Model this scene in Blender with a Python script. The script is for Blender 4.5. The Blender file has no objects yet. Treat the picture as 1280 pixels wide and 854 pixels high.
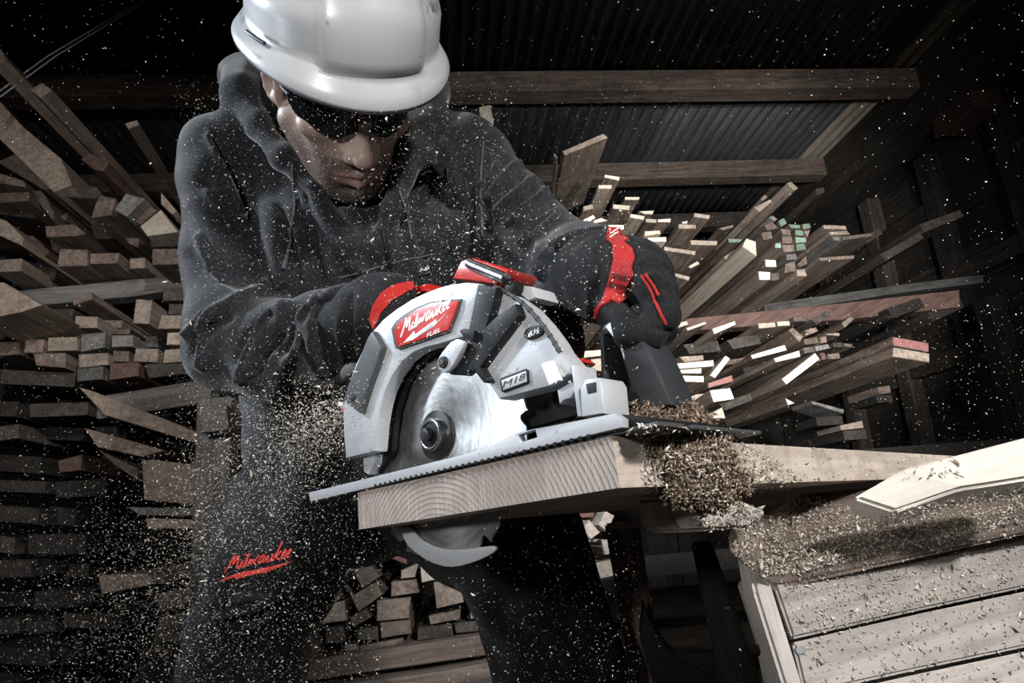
import bpy, bmesh, math, random
import numpy as np
from mathutils import Vector, Matrix
import openvdb

C = bpy.context.scene
COL = C.collection
random.seed(7)
RNG = np.random.default_rng(7)

# ------------------------------------------------------------------ camera
F = 853.0                                        # focal length for a 1280 px wide frame (24 mm)
CAM = np.array([0.0, 0.0, 0.52])
_y = np.array([-80 / F, -233 / F, -1.0]); _y /= np.linalg.norm(_y)      # world Y as the camera sees it
_x = np.array([1.0, math.tan(math.radians(4.5)), 0.0]); _x -= _y * (_x @ _y); _x /= np.linalg.norm(_x)
_z = np.cross(_x, _y)
R_WC = np.stack([_x, _y, _z])                    # camera space -> world
cam_d = bpy.data.cameras.new('camera'); cam = bpy.data.objects.new('camera', cam_d); COL.objects.link(cam)
cam_d.sensor_width = 36; cam_d.lens = 36 * F / 1280; cam_d.clip_start = 0.02; cam_d.clip_end = 60
M = Matrix([list(R_WC[i]) + [CAM[i]] for i in range(3)] + [[0, 0, 0, 1]])
cam.matrix_world = M
C.camera = cam

# ------------------------------------------------------------------ world, lamps, exposure
W = bpy.data.worlds.new('shed_air'); C.world = W; W.use_nodes = True
W.node_tree.nodes['Background'].inputs[0].default_value = (0.55, 0.72, 1.0, 1)
W.node_tree.nodes['Background'].inputs[1].default_value = 0.010
C.view_settings.view_transform = 'Standard'; C.view_settings.look = 'None'
C.view_settings.gamma = 1; C.view_settings.use_curve_mapping = False
C.view_settings.exposure = 0.0


def lamp(name, kind, loc, target, power, size=0.3, color=(1, 1, 1), angle=60, blend=.4):
    l = bpy.data.lights.new(name, kind); l.energy = power; l.color = color
    if kind == 'AREA': l.shape = 'DISK'; l.size = size
    else: l.shadow_soft_size = size
    if kind == 'SPOT': l.spot_size = math.radians(angle); l.spot_blend = blend
    o = bpy.data.objects.new(name, l); COL.objects.link(o)
    o.location = loc
    o.rotation_euler = (Vector(target) - Vector(loc)).to_track_quat('-Z', 'Y').to_euler()
    return o


lamp('key_flash', 'SPOT', (1.05, -1.5, 1.85), (0.45, 1.1, 0.80), 330, .10, (1, .985, .96), 62, .8)
lamp('blade_reflection_fill', 'AREA', (-1.40, 0.66, .98), (0.0, .68, .80), 1.5, .12, (.84, .92, 1))  # added, unseen: gives the blade its reflection and fills from the left
lamp('left_rim_flash', 'SPOT', (-1.5, 0.95, 1.75), (-.2, .95, .85), 150, .10, (.78, .88, 1), 60, .6)
lamp('front_left_fill', 'SPOT', (-.70, -.62, .84), (0.0, .75, .88), 52, .07, (1, .99, .97), 50, .7)  # added lamp, source unseen, to brighten face, sleeves and end grain
lamp('stack_flash', 'SPOT', (1.15, 0.1, 0.85), (1.05, 2.5, 1.45), 130, .06, (1, .98, .94), 75, .8)
lamp('right_stack_fill', 'SPOT', (.27, -.60, .64), (1.20, 2.3, 1.34), 420, .05, (1, .975, .93), 33, .45)  # added narrow lamp out of view, lifting only the right stack
lamp('left_stack_flash', 'SPOT', (-.48, -.3, 1.02), (-1.16, 2.1, 1.20), 88, .06, (1, .94, .88), 47, .7)
lamp('low_pile_flash', 'SPOT', (0.0, .15, .12), (-.18, 1.8, .42), 13, .05, (1, .96, .9), 27, .6)
lamp('low_bench_flash', 'SPOT', (1.5, -.35, 1.35), (.7, .55, .50), 24, .08, (1, .97, .94), 65, .6)


def P(px, py, d):
    """A world point: where the ray through photo pixel (px, py) reaches depth d along the view axis."""
    return CAM + R_WC @ np.array([(px - 640) / F * d, (427 - py) / F * d, -d])


def proj(p):
    q = (np.asarray(p) - CAM) @ R_WC
    d = -q[..., 2]
    return 640 + F * q[..., 0] / d, 427 - F * q[..., 1] / d, d


def ray(px, py):
    v = R_WC @ np.array([(px - 640) / F, (427 - py) / F, -1.0])
    return v


def on_plane(px, py, o, n):
    v = ray(px, py)
    return CAM + v * (np.dot(np.asarray(o) - CAM, n) / np.dot(v, n))


def nrm(v):
    v = np.asarray(v, float); return v / np.linalg.norm(v)


# ------------------------------------------------------------------ scene bookkeeping
def tag(o, label=None, cat=None, group=None, kind=None):
    if label: o['label'] = label
    if cat: o['category'] = cat
    if group: o['group'] = group
    if kind: o['kind'] = kind
    return o


def link(name, me, mat=None, parent=None, mw=None):
    o = bpy.data.objects.new(name, me); COL.objects.link(o)
    for m in (mat if isinstance(mat, (list, tuple)) else [mat] if mat else []):
        me.materials.append(m)
    if mw is not None: o.matrix_world = mw
    if parent is not None:
        o.parent = parent
        o.matrix_parent_inverse = parent.matrix_world.inverted()
    return o


def empty(name, loc, label, cat, group=None):
    o = bpy.data.objects.new(name, None); COL.objects.link(o); o.empty_display_size = .05
    o.matrix_world = Matrix.Translation(Vector(loc))
    return tag(o, label, cat, group)


def mesh_np(name, v, f, smooth=False):
    me = bpy.data.meshes.new(name)
    me.from_pydata([tuple(map(float, p)) for p in v], [], [tuple(map(int, q)) for q in f])
    if smooth: me.polygons.foreach_set('use_smooth', [True] * len(me.polygons))
    me.update(); return me


def bm_mesh(name, bm, smooth_angle=None):
    bmesh.ops.recalc_face_normals(bm, faces=bm.faces)
    me = bpy.data.meshes.new(name); bm.to_mesh(me); bm.free()
    if smooth_angle is not None:
        me.polygons.foreach_set('use_smooth', [True] * len(me.polygons))
        try: me.set_sharp_from_angle(angle=math.radians(smooth_angle))
        except Exception: pass
    return me


def frame(o, x, y, z):
    return Matrix([[x[i], y[i], z[i], o[i]] for i in range(3)] + [[0, 0, 0, 1]])


# ------------------------------------------------------------------ materials
class N:
    def __init__(s, name, rough=.6, metal=0.0, spec=None):
        s.m = bpy.data.materials.new(name); s.m.use_nodes = True
        s.t = s.m.node_tree; s.b = s.t.nodes['Principled BSDF']
        s.b.inputs['Roughness'].default_value = rough; s.b.inputs['Metallic'].default_value = metal
        if spec is not None: s.b.inputs['Specular IOR Level'].default_value = spec

    def n(s, kind, **kw):
        nd = s.t.nodes.new(kind)
        for k, v in kw.items():
            if k.startswith('i_'): nd.inputs[k[2:].replace('_', ' ')].default_value = v
            else: setattr(nd, k, v)
        return nd

    def l(s, a, b): s.t.links.new(a, b)

    def ramp(s, fac, stops):
        r = s.n('ShaderNodeValToRGB'); e = r.color_ramp.elements
        while len(e) < len(stops): e.new(.5)
        for k, (p, c) in enumerate(stops):
            e[k].position = p; e[k].color = (*c, 1) if len(c) == 3 else c
        s.l(fac, r.inputs[0]); return r.outputs[0]

    def noise(s, vec, scale, detail=4, rough=.6, dist=0):
        n = s.n('ShaderNodeTexNoise'); n.inputs['Scale'].default_value = scale
        n.inputs['Detail'].default_value = detail; n.inputs['Roughness'].default_value = rough
        n.inputs['Distortion'].default_value = dist
        if vec is not None: s.l(vec, n.inputs['Vector'])
        return n.outputs[0]

    def mix(s, fac, a, b, mode='MIX'):
        m = s.n('ShaderNodeMix', data_type='RGBA', blend_type=mode)
        for sock, v in ((m.inputs[0], fac), (m.inputs[6], a), (m.inputs[7], b)):
            if hasattr(v, 'is_output'): s.l(v, sock)
            elif isinstance(v, (int, float)): sock.default_value = v
            else: sock.default_value = (*v, 1)
        return m.outputs[2]

    def math(s, op, a, b=None):
        m = s.n('ShaderNodeMath', operation=op)
        for i, v in enumerate((a, b)):
            if v is None: continue
            if hasattr(v, 'is_output'): s.l(v, m.inputs[i])
            else: m.inputs[i].default_value = v
        return m.outputs[0]

    def obj(s): return s.n('ShaderNodeTexCoord').outputs['Object']

    def bump(s, h, strength=.3, dist=.002):
        b = s.n('ShaderNodeBump'); b.inputs['Strength'].default_value = strength; b.inputs['Distance'].default_value = dist
        s.l(h, b.inputs['Height']); s.l(b.outputs[0], s.b.inputs['Normal'])

    def color(s, v):
        if hasattr(v, 'is_output'): s.l(v, s.b.inputs['Base Color'])
        else: s.b.inputs['Base Color'].default_value = (*v, 1)
        return s


def plain(name, col, rough=.5, metal=0, bump=None, var=.25, spec=None):
    k = N(name, rough, metal, spec); v = k.obj()
    f = k.noise(v, 35, 5)
    k.color(k.mix(f, tuple(c * (1 - var) for c in col), tuple(min(1, c * (1 + var)) for c in col)))
    if bump: k.bump(k.noise(v, bump[0], 3), bump[1], .001)
    return k.m


def wood(name, light, dark, stain=.5, rough=.75, grain=1.0, stain_col=None):
    """Grain runs along the object's local Y; every board gets its own offset and tone from its random id."""
    k = N(name, rough, 0, .25)
    tc = k.obj(); oi = k.n('ShaderNodeObjectInfo')
    off = k.n('ShaderNodeVectorMath', operation='SCALE'); k.l(oi.outputs['Location'], off.inputs[0]); off.inputs['Scale'].default_value = 7.3
    add = k.n('ShaderNodeVectorMath', operation='ADD'); k.l(tc, add.inputs[0]); k.l(off.outputs[0], add.inputs[1])
    mp = k.n('ShaderNodeMapping'); mp.inputs['Scale'].default_value = (1, .07, 1); k.l(add.outputs[0], mp.inputs[0])
    g = k.noise(mp.outputs[0], 85 * grain, 7, .62, .4)
    w = k.noise(mp.outputs[0], 17 * grain, 3, .5, 1.2)
    s = k.noise(add.outputs[0], 13, 6, .7, .3)
    c = k.ramp(g, [(.33, dark), (.62, light)])
    c = k.mix(k.math('MULTIPLY', k.ramp(w, [(.42, (0, 0, 0)), (.62, (1, 1, 1))]), .45), c, dark)
    sc = stain_col or tuple(x * .35 for x in dark)
    c = k.mix(k.math('MULTIPLY', k.ramp(s, [(.50, (0, 0, 0)), (.72, (1, 1, 1))]), stain), c, sc)
    hs = k.n('ShaderNodeHueSaturation'); hs.inputs['Saturation'].default_value = .80; k.l(c, hs.inputs['Color'])
    k.l(k.math('ADD', k.math('MULTIPLY', oi.outputs['Random'], .7), .62), hs.inputs['Value'])
    k.color(hs.outputs[0]); k.bump(g, .35, .0016)
    return k.m


MAT = {}
MAT['tan'] = wood('tan_weathered_wood', (.36, .28, .22), (.17, .125, .095), .55)
MAT['brown'] = wood('brown_weathered_wood', (.24, .175, .135), (.09, .063, .05), .6)
MAT['grey'] = wood('grey_weathered_wood', (.22, .215, .21), (.085, .08, .078), .6)
MAT['dark'] = wood('dark_old_wood', (.085, .07, .06), (.03, .025, .022), .5)
MAT['pale'] = wood('pale_fresh_wood', (.62, .54, .44), (.42, .34, .26), .2)
MAT['white'] = wood('fresh_cut_end_grain', (.86, .80, .70), (.66, .58, .47), .10)
MAT['red'] = wood('red_painted_wood', (.36, .10, .09), (.20, .06, .055), .4, stain_col=(.35, .27, .22))
MAT['redbrown'] = wood('reddish_brown_wood', (.155, .078, .060), (.075, .037, .030), .45)
MAT['green'] = wood('green_marked_wood', (.22, .38, .27), (.12, .22, .16), .7, stain_col=(.17, .115, .09))
MAT['shaded_wood'] = wood('shade_darkened_wood', (.030, .026, .023), (.012, .010, .009), .5)  # shade put into the colour: near-black wood for the unlit walls and piles
MAT['black_rubber'] = plain('black_rubber', (.008, .008, .009), .6, 0, (400, .3), .25, .25)
MAT['black_plastic'] = plain('black_plastic', (.009, .0095, .0105), .5, 0, (900, .15), .25, .25)
MAT['grey_plastic'] = plain('dark_grey_plastic', (.028, .030, .034), .42, 0, None, .25, .35)
MAT['steel'] = plain('zinc_steel', (.55, .57, .60), .28, 1.0)
MAT['chrome'] = plain('bright_steel', (.75, .76, .78), .16, 1.0)
MAT['red_plastic'] = plain('red_plastic', (.55, .022, .018), .32, 0, None, .12)
MAT['white_print'] = plain('white_print', (.85, .85, .85), .5, 0, None, .05)
MAT['black_print'] = plain('black_print', (.012, .012, .012), .6, 0, None, .05)
MAT['red_thread'] = plain('red_thread', (.62, .035, .022), .7, 0, (900, .5), .2)


# ------------------------------------------------------------------ signed-distance sculpting
def ramp_axis(segs):
    """Grid coordinates: [(from, to, step), ...] laid end to end."""
    out = []
    for a, b, s in segs:
        n = max(2, int(round((b - a) / s))); out.append(np.linspace(a, b, n, endpoint=False))
    out.append([segs[-1][1]])
    return np.concatenate(out).astype(np.float32)


class Sculpt:
    def __init__(s, xs, ys, zs):
        s.x, s.y, s.z = xs, ys, zs
        s.v = np.full((len(xs), len(ys), len(zs)), .06, np.float32)

    def _box(s, lo, hi):
        sl = []
        for ax, a, b in zip((s.x, s.y, s.z), lo, hi):
            i, j = np.searchsorted(ax, a), np.searchsorted(ax, b); sl.append(slice(i, j))
        if any(q.start >= q.stop for q in sl): return None, None
        g = np.stack(np.meshgrid(s.x[sl[0]], s.y[sl[1]], s.z[sl[2]], indexing='ij'), -1)
        return tuple(sl), g

    def _merge(s, sl, d, k, cut):
        a = s.v[sl]
        if cut:
            d = -d; h = np.clip(.5 - .5 * (d - a) / k, 0, 1) if k else (a > d) * 1.
            s.v[sl] = d * (1 - h) + a * h + k * h * (1 - h)
        else:
            h = np.clip(.5 + .5 * (a - d) / k, 0, 1)
            s.v[sl] = a * (1 - h) + d * h - k * h * (1 - h)

    def cone(s, a, b, ra, rb, k=.01, cut=False):
        a = np.asarray(a, np.float32); b = np.asarray(b, np.float32); m = max(ra, rb) + k + .02
        sl, g = s._box(np.minimum(a, b) - m, np.maximum(a, b) + m)
        if sl is None: return
        ba = b - a; t = np.clip(((g - a) @ ba) / max(1e-9, ba @ ba), 0, 1)
        d = np.linalg.norm(g - a - t[..., None] * ba, axis=-1) - (ra + (rb - ra) * t)
        s._merge(sl, d.astype(np.float32), k, cut)

    def chain(s, pts, k=.01, cut=False):
        """pts: [(world point, radius), ...]"""
        for (a, ra), (b, rb) in zip(pts, pts[1:]): s.cone(a, b, ra, rb, k, cut)

    def ell(s, c, r, R=None, k=.01, cut=False):
        c = np.asarray(c, np.float32); r = np.asarray(r, np.float32); m = r.max() + k + .02
        sl, g = s._box(c - m, c + m)
        if sl is None: return
        p = g - c
        if R is not None: p = p @ np.asarray(R, np.float32)      # columns of R: local axes in world
        k0 = np.linalg.norm(p / r, axis=-1); k1 = np.linalg.norm(p / (r * r), axis=-1)
        d = k0 * (k0 - 1) / np.maximum(k1, 1e-6)
        s._merge(sl, d.astype(np.float32), k, cut)

    def half(s, o, n):
        """keep only the side of the plane that n points away from"""
        g = np.stack(np.meshgrid(s.x, s.y, s.z, indexing='ij'), -1)
        d = (g - np.asarray(o, np.float32)) @ np.asarray(n, np.float32)
        s.v = np.maximum(s.v, d.astype(np.float32))

    def mesh(s, smooth=1):
        v = s.v.copy()
        for ax in range(3):                                   # close the field at the grid's border
            idx = [slice(None)] * 3
            for e in (0, -1): idx[ax] = e; v[tuple(idx)] = np.maximum(v[tuple(idx)], .01)
        g = openvdb.FloatGrid(.06); g.copyFromArray(v)
        pts, quads = g.convertToQuads(0.0)
        p = np.stack([np.interp(pts[:, i], np.arange(len(ax)), ax) for i, ax in enumerate((s.x, s.y, s.z))], -1)
        q = np.asarray(quads)
        for _ in range(smooth): p = relax(p, q)
        return p, q


def relax(p, q, w=.5):
    acc = np.zeros_like(p); cnt = np.zeros(len(p))
    for i in range(4):
        for j in (1, 3):
            np.add.at(acc, q[:, i], p[q[:, (i + j) % 4]]); np.add.at(cnt, q[:, i], 1)
    return p * (1 - w) + w * acc / np.maximum(cnt, 1)[:, None]


def normals(p, q):
    fn = np.cross(p[q[:, 2]] - p[q[:, 0]], p[q[:, 3]] - p[q[:, 1]])
    n = np.zeros_like(p)
    for i in range(4): np.add.at(n, q[:, i], fn)
    return n / np.maximum(np.linalg.norm(n, axis=1), 1e-12)[:, None]


def seg_dist(x, y, poly):
    best = np.full(x.shape, 1e9); 
    for (ax, ay), (bx, by) in zip(poly, poly[1:]):
        dx, dy = bx - ax, by - ay
        t = np.clip(((x - ax) * dx + (y - ay) * dy) / max(1e-9, dx * dx + dy * dy), 0, 1)
        best = np.minimum(best, np.hypot(x - ax - t * dx, y - ay - t * dy))
    return best


def crease(p, q, strokes):
    """Push folds into a sculpted surface: each stroke is (polyline in photo pixels, half width px, height in m); only the near side moves."""
    for poly, w, amp in strokes:
        n = normals(p, q); x, y, d = proj(p)
        face = np.clip(np.einsum('ij,ij->i', n, nrm_rows(CAM - p)) * 2.5, 0, 1)
        s = seg_dist(x, y, poly) / w
        p = p + n * (amp * np.exp(-s * s) * face)[:, None]
    return p


def nrm_rows(v): return v / np.maximum(np.linalg.norm(v, axis=1), 1e-12)[:, None]


# ------------------------------------------------------------------ small shape helpers
def box_bm(bm, lo, hi, bevel=0):
    r = bmesh.ops.create_cube(bm, size=1)
    for v in r['verts']:
        v.co = Vector([lo[i] + (v.co[i] + .5) * (hi[i] - lo[i]) for i in range(3)])
    if bevel:
        es = list({e for v in r['verts'] for e in v.link_edges})
        bmesh.ops.bevel(bm, geom=es, offset=bevel, segments=2, profile=.5, affect='EDGES')


def tube_bm(bm, pts, r, n=10, cap=True):
    """A tube through 3-D points; r is one radius or one per point."""
    pts = [np.asarray(p, float) for p in pts]; rs = r if isinstance(r, (list, tuple)) else [r] * len(pts)
    rings = []; up = None
    for i, p in enumerate(pts):
        t = nrm(pts[min(i + 1, len(pts) - 1)] - pts[max(i - 1, 0)])
        if up is None: up = nrm(np.cross(t, [0.3, .5, .81]))
        a = nrm(up - t * (up @ t)); up = a; b = np.cross(t, a)
        rings.append([bm.verts.new(p + rs[i] * (math.cos(q) * a + math.sin(q) * b)) for q in np.linspace(0, 2 * math.pi, n, endpoint=False)])
    for r0, r1 in zip(rings, rings[1:]):
        for j in range(n): bm.faces.new((r0[j], r0[(j + 1) % n], r1[(j + 1) % n], r1[j]))
    if cap: bm.faces.new(rings[0][::-1]); bm.faces.new(rings[-1])


def smooth_poly(pts, it=2):
    """Chaikin corner cutting of an open polyline."""
    p = [np.asarray(a, float) for a in pts]
    for _ in range(it):
        o = [p[0]]
        for a, b in zip(p, p[1:]): o += [a * .75 + b * .25, a * .25 + b * .75]
        p = o + [p[-1]]
    return p


def prism(name, outline, d0, d1, bevel=0, hole=None, seg=2):
    """Closed outline [(x, z)] in the local XZ plane, extruded from y = d0 (near, -Y side) to d1; optional rounded edges."""
    bm = bmesh.new()
    vs = [bm.verts.new((x, d0, z)) for x, z in outline]
    if hole is None:
        f = bm.faces.new(vs)
        fs = [f]
    else:
        hs = [bm.verts.new((x, d0, z)) for x, z in hole]
        es = [bm.edges.new((vs[i], vs[(i + 1) % len(vs)])) for i in range(len(vs))] + [bm.edges.new((hs[i], hs[(i + 1) % len(hs)])) for i in range(len(hs))]
        fs = [g for g in bmesh.ops.triangle_fill(bm, use_beauty=True, edges=es)['geom'] if isinstance(g, bmesh.types.BMFace)]
    r = bmesh.ops.extrude_face_region(bm, geom=fs)
    bmesh.ops.translate(bm, vec=(0, d1 - d0, 0), verts=[g for g in r['geom'] if isinstance(g, bmesh.types.BMVert)])
    bmesh.ops.recalc_face_normals(bm, faces=bm.faces)
    if bevel:
        es = [e for e in bm.edges if len(e.link_faces) == 2 and e.calc_face_angle(0) > 1.0 and abs(e.verts[0].co.y - e.verts[1].co.y) < 1e-6]
        bmesh.ops.bevel(bm, geom=es, offset=bevel, segments=seg, profile=.6, affect='EDGES', clamp_overlap=True)
    big = [f for f in bm.faces if len(f.verts) > 4]
    if big: bmesh.ops.triangulate(bm, faces=big)
    return bm_mesh(name, bm, 35)


def text_mesh(name, s, size, depth=.0006, shear=0, bold=0.0, space=1.0):
    c = bpy.data.curves.new(name, 'FONT'); c.body = s; c.size = size; c.extrude = depth; c.shear = shear
    c.offset = bold; c.align_x = 'CENTER'; c.align_y = 'CENTER'; c.space_character = space
    o = bpy.data.objects.new(name, c); COL.objects.link(o)
    me = bpy.data.meshes.new_from_object(o.evaluated_get(bpy.context.evaluated_depsgraph_get()))
    bpy.data.objects.remove(o); bpy.data.curves.remove(c)
    return me


SCRIPT = {  # hand-lettered strokes: x in em, baseline 0, x-height .45
    'M': ([[(-.04, -.02), (.03, .16), (.14, .86), (.19, .10), (.33, .84), (.385, .04), (.44, .10)]], .50),
    'i': ([[(0, .06), (.05, .46), (.06, .04), (.13, .10)], [(.07, .60), (.085, .66)]], .17),
    'l': ([[(0, .06), (.08, .84), (.07, .04), (.15, .10)]], .18),
    'w': ([[(0, .10), (.04, .45), (.09, .03), (.17, .42), (.22, .03), (.32, .45), (.38, .38)]], .38),
    'a': ([[(.22, .40), (.12, .44), (.03, .24), (.07, .03), (.17, .10), (.23, .44), (.23, .05), (.30, .10)]], .32),
    'u': ([[(0, .10), (.05, .45), (.06, .08), (.12, .03), (.20, .14), (.23, .45), (.24, .05), (.31, .10)]], .33),
    'k': ([[(0, .04), (.09, .86)], [(.20, .44), (.05, .22), (.22, .02)]], .25),
    'e': ([[(.03, .20), (.14, .28), (.15, .42), (.07, .43), (.02, .22), (.06, .03), (.18, .10)]], .21),
}


def script_strokes(word):
    x = 0; out = []
    for ch in word:
        st, adv = SCRIPT[ch]
        for s in st: out.append([(x + a, b) for a, b in s])
        x += adv
    return out, x


def ribbon(bm, pts3, nrm3, half, lift):
    """A raised flat stroke along points on a surface; half = half width (per point), lift = height over it."""
    n = len(pts3); L = []; Rr = []; L2 = []; R2 = []
    for i in range(n):
        t = nrm(pts3[min(i + 1, n - 1)] - pts3[max(i - 1, 0)]); s = nrm(np.cross(nrm3[i], t))
        h = half[i] if hasattr(half, '__len__') else half
        L.append(bm.verts.new(pts3[i] + s * h + nrm3[i] * lift)); Rr.append(bm.verts.new(pts3[i] - s * h + nrm3[i] * lift))
        L2.append(bm.verts.new(pts3[i] + s * h - nrm3[i] * .0006)); R2.append(bm.verts.new(pts3[i] - s * h - nrm3[i] * .0006))
    for i in range(n - 1):
        bm.faces.new((L[i], Rr[i], Rr[i + 1], L[i + 1])); bm.faces.new((L2[i], L[i], L[i + 1], L2[i + 1])); bm.faces.new((Rr[i], R2[i], R2[i + 1], Rr[i + 1]))
    bm.faces.new((L[0], L2[0], R2[0], Rr[0])); bm.faces.new((L[-1], Rr[-1], R2[-1], L2[-1]))

# ================================================================== THE SHED
def boxobj(name, lo, hi, mat, parent=None, bevel=0, mw=None):
    bm = bmesh.new(); c = [(a + b) / 2 for a, b in zip(lo, hi)]
    box_bm(bm, [a - q for a, q in zip(lo, c)], [b - q for b, q in zip(hi, c)], bevel)
    return link(name, bm_mesh(name, bm), mat, parent, Matrix.Translation(Vector(c)) if mw is None else mw @ Matrix.Translation(Vector(c)))


def dirt_mat():
    k = N('packed_dirt', .95, 0, .1); v = k.obj()
    c = k.ramp(k.noise(v, 6, 8, .7), [(.35, (.018, .015, .013)), (.7, (.06, .05, .042))])
    k.color(k.mix(k.ramp(k.noise(v, 90, 3, .7), [(.62, (0, 0, 0)), (.72, (1, 1, 1))]), c, (.16, .125, .09)))
    k.bump(k.noise(v, 40, 6), .6, .01); return k.m


def tin_mat(name, a, b):
    k = N(name, .62, .5, .35); v = k.obj()
    mp = k.n('ShaderNodeMapping'); mp.inputs['Scale'].default_value = (1, .12, 1); k.l(v, mp.inputs[0])
    s = k.noise(mp.outputs[0], 22, 6, .75)
    k.color(k.ramp(s, [(.35, a), (.7, b)])); k.bump(k.noise(v, 60, 3), .15, .001); return k.m


boxobj('floor', (-3.1, -1.5, -.06), (3.1, 5.0, 0), dirt_mat())['kind'] = 'structure'
TIN = [tin_mat('rusted_roof_tin', (.020, .021, .024), (.060, .064, .072)), tin_mat('dull_roof_tin', (.030, .033, .037), (.075, .080, .088)),
       tin_mat('galvanised_roof_tin', (.05, .055, .06), (.10, .108, .118)), tin_mat('lit_edge_roof_tin', (.22, .20, .165), (.42, .37, .30))]  # last one paints the light on the roof's right edge as paler tin
ceiling = empty('ceiling', (0, 3, 2.62), None, None); ceiling['kind'] = 'structure'


def tin_sheet(x0, x1, y0, y1, z, mat, pitch=.062, amp=.010):
    n = int((x1 - x0) / pitch * 8); xs = np.linspace(x0, x1, n + 1)
    v = []; 
    for t in (0, .0012):
        for y in (y0, y1): v += [(x, y, z + t + amp * math.sin(2 * math.pi * x / pitch)) for x in xs]
    m = n + 1; f = []
    for j in range(n):
        f.append((j, m + j, m + j + 1, j + 1)); f.append((2 * m + j, 2 * m + j + 1, 3 * m + j + 1, 3 * m + j))
        f.append((j, j + 1, 2 * m + j + 1, 2 * m + j)); f.append((m + j, 3 * m + j, 3 * m + j + 1, m + j + 1))
    me = mesh_np('corrugated_sheet', v, f, True)
    return link('corrugated_sheet', me, mat, ceiling)


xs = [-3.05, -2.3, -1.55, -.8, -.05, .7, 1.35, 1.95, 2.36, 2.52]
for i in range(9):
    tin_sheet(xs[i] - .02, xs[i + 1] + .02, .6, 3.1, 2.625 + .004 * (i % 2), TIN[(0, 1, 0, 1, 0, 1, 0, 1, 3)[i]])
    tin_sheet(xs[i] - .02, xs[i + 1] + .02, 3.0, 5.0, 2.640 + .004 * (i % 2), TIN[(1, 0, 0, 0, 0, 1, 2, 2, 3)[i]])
for k, (y, x0, x1, m) in enumerate(((1.6, -3.05, 2.5, 'dark'), (2.86, -3.05, 2.5, 'brown'), (3.75, -3.05, 2.5, 'brown'), (4.5, -3.05, 2.5, 'dark'))):
    b = boxobj('trim_%d' % (k + 1), (x0, -.05, 2.50), (x1, .05, 2.612), MAT[m]); b.location.y = y
    b.data.transform(Matrix.Rotation(math.pi / 2, 4, 'Z')); b.rotation_euler.z = -math.pi / 2; b['kind'] = 'structure'
b = boxobj('trim_5', (2.50, .6, 2.36), (2.72, 5.0, 2.62), MAT['dark']); b['kind'] = 'structure'

wr = empty('wall_right', (2.85, 3, 0), None, None); wr['kind'] = 'structure'
for i in range(13):
    boxobj('plank', (2.86 + .006 * (i % 2), .6, .01 + i * .195), (2.89, 5.0, .20 + i * .195), MAT['dark'], wr)
for i, y in enumerate((1.15, 1.68, 2.2, 2.72, 3.25, 3.8, 4.4)):
    bm = bmesh.new(); box_bm(bm, (-.045, -1.17, -.05), (.045, 1.17, .05), .003)
    link('stud', bm_mesh('stud', bm), MAT['dark'], wr, Matrix.Translation((2.81, y, 1.18)) @ Matrix.Rotation(math.pi / 2, 4, 'X'))
for z in (.55, 1.18, 1.62, 2.02):
    ys = (.62, 1.15, 1.68, 2.2, 2.72, 3.25, 3.8, 4.4, 4.98)
    for k in range(8):
        if (k * 7 + int(z * 10)) % 3: boxobj('rail', (2.78, ys[k] + .052, z - .04 + .02 * (k % 2)), (2.85, ys[k + 1] - .052, z + .05 + .02 * (k % 2)), MAT['dark'], wr)
wb = empty('wall_back', (0, 5, 0), None, None); wb['kind'] = 'structure'
for i in range(26):
    x = -3.05 + i * .235
    bm = bmesh.new(); box_bm(bm, (-.115, -1.3, -.012), (.115, 1.3, .012))
    link('plank', bm_mesh('plank', bm), MAT['shaded_wood'], wb, Matrix.Translation((x + .115, 5.02 + .008 * (i % 2), 1.3)) @ Matrix.Rotation(math.pi / 2, 4, 'X'))
wl = empty('wall_left', (-3.08, 3, 0), None, None); wl['kind'] = 'structure'
for i in range(13):
    boxobj('plank', (-3.10, .6, .01 + i * .2), (-3.07 + .006 * (i % 2), 5.0, .205 + i * .2), MAT['shaded_wood'], wl)

t = empty('junction_box', on_plane(1228, 132, (2.77, 0, 0), np.array([1., 0, 0])), 'dull reddish box fixed high on the dark framed wall', 'box')
c = t.location
boxobj('housing', (c.x - .16, c.y - .13, c.z - .09), (c.x - .01, c.y + .13, c.z + .09), MAT['redbrown'], t, .006)
boxobj('lid', (c.x - .175, c.y - .14, c.z - .10), (c.x - .161, c.y + .14, c.z + .10), MAT['redbrown'], t, .004)

bm = bmesh.new()                                                   # two strands of wire under the roof
tube_bm(bm, [P(-20, 128, 1.9), P(60, 70, 2.1), P(165, 8, 2.3), P(210, -25, 2.5)], .0022, 6)
tube_bm(bm, [P(-20, 136, 1.9), P(70, 70, 2.1), P(165, 12, 2.3), P(210, -20, 2.5)], .0022, 6)
tag(link('wire', bm_mesh('wire', bm), plain('pale_wire', (.35, .36, .38), .5)), 'pale doubled wire strung under the roof at the far left', 'wire')


# ------------------------------------------------------------------ timber
TONES = {'p': ('pale', 'pale'), 'w': ('tan', 'white'), 't': ('tan', 'tan'), 'b': ('brown', 'brown'), 'g': ('grey', 'grey'), 'd': ('dark', 'dark'), 'k': ('shaded_wood', 'shaded_wood'),
         'r': ('brown', 'red'), 'n': ('brown', 'green'), 'm': ('redbrown', 'redbrown'), 'T': ('brown', 'tan'), 'P': ('brown', 'pale'), 'W': ('brown', 'white'), 'L': ('tan', 'pale')}
WORDS = {'p': 'pale', 'w': 'white-ended', 't': 'tan', 'b': 'brown', 'g': 'grey', 'd': 'dark', 'k': 'shadow-dark', 'r': 'red-ended', 'n': 'green-marked', 'm': 'reddish-brown',
         'T': 'tan-ended', 'P': 'pale-ended', 'W': 'white-ended', 'L': 'pale-ended'}


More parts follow.
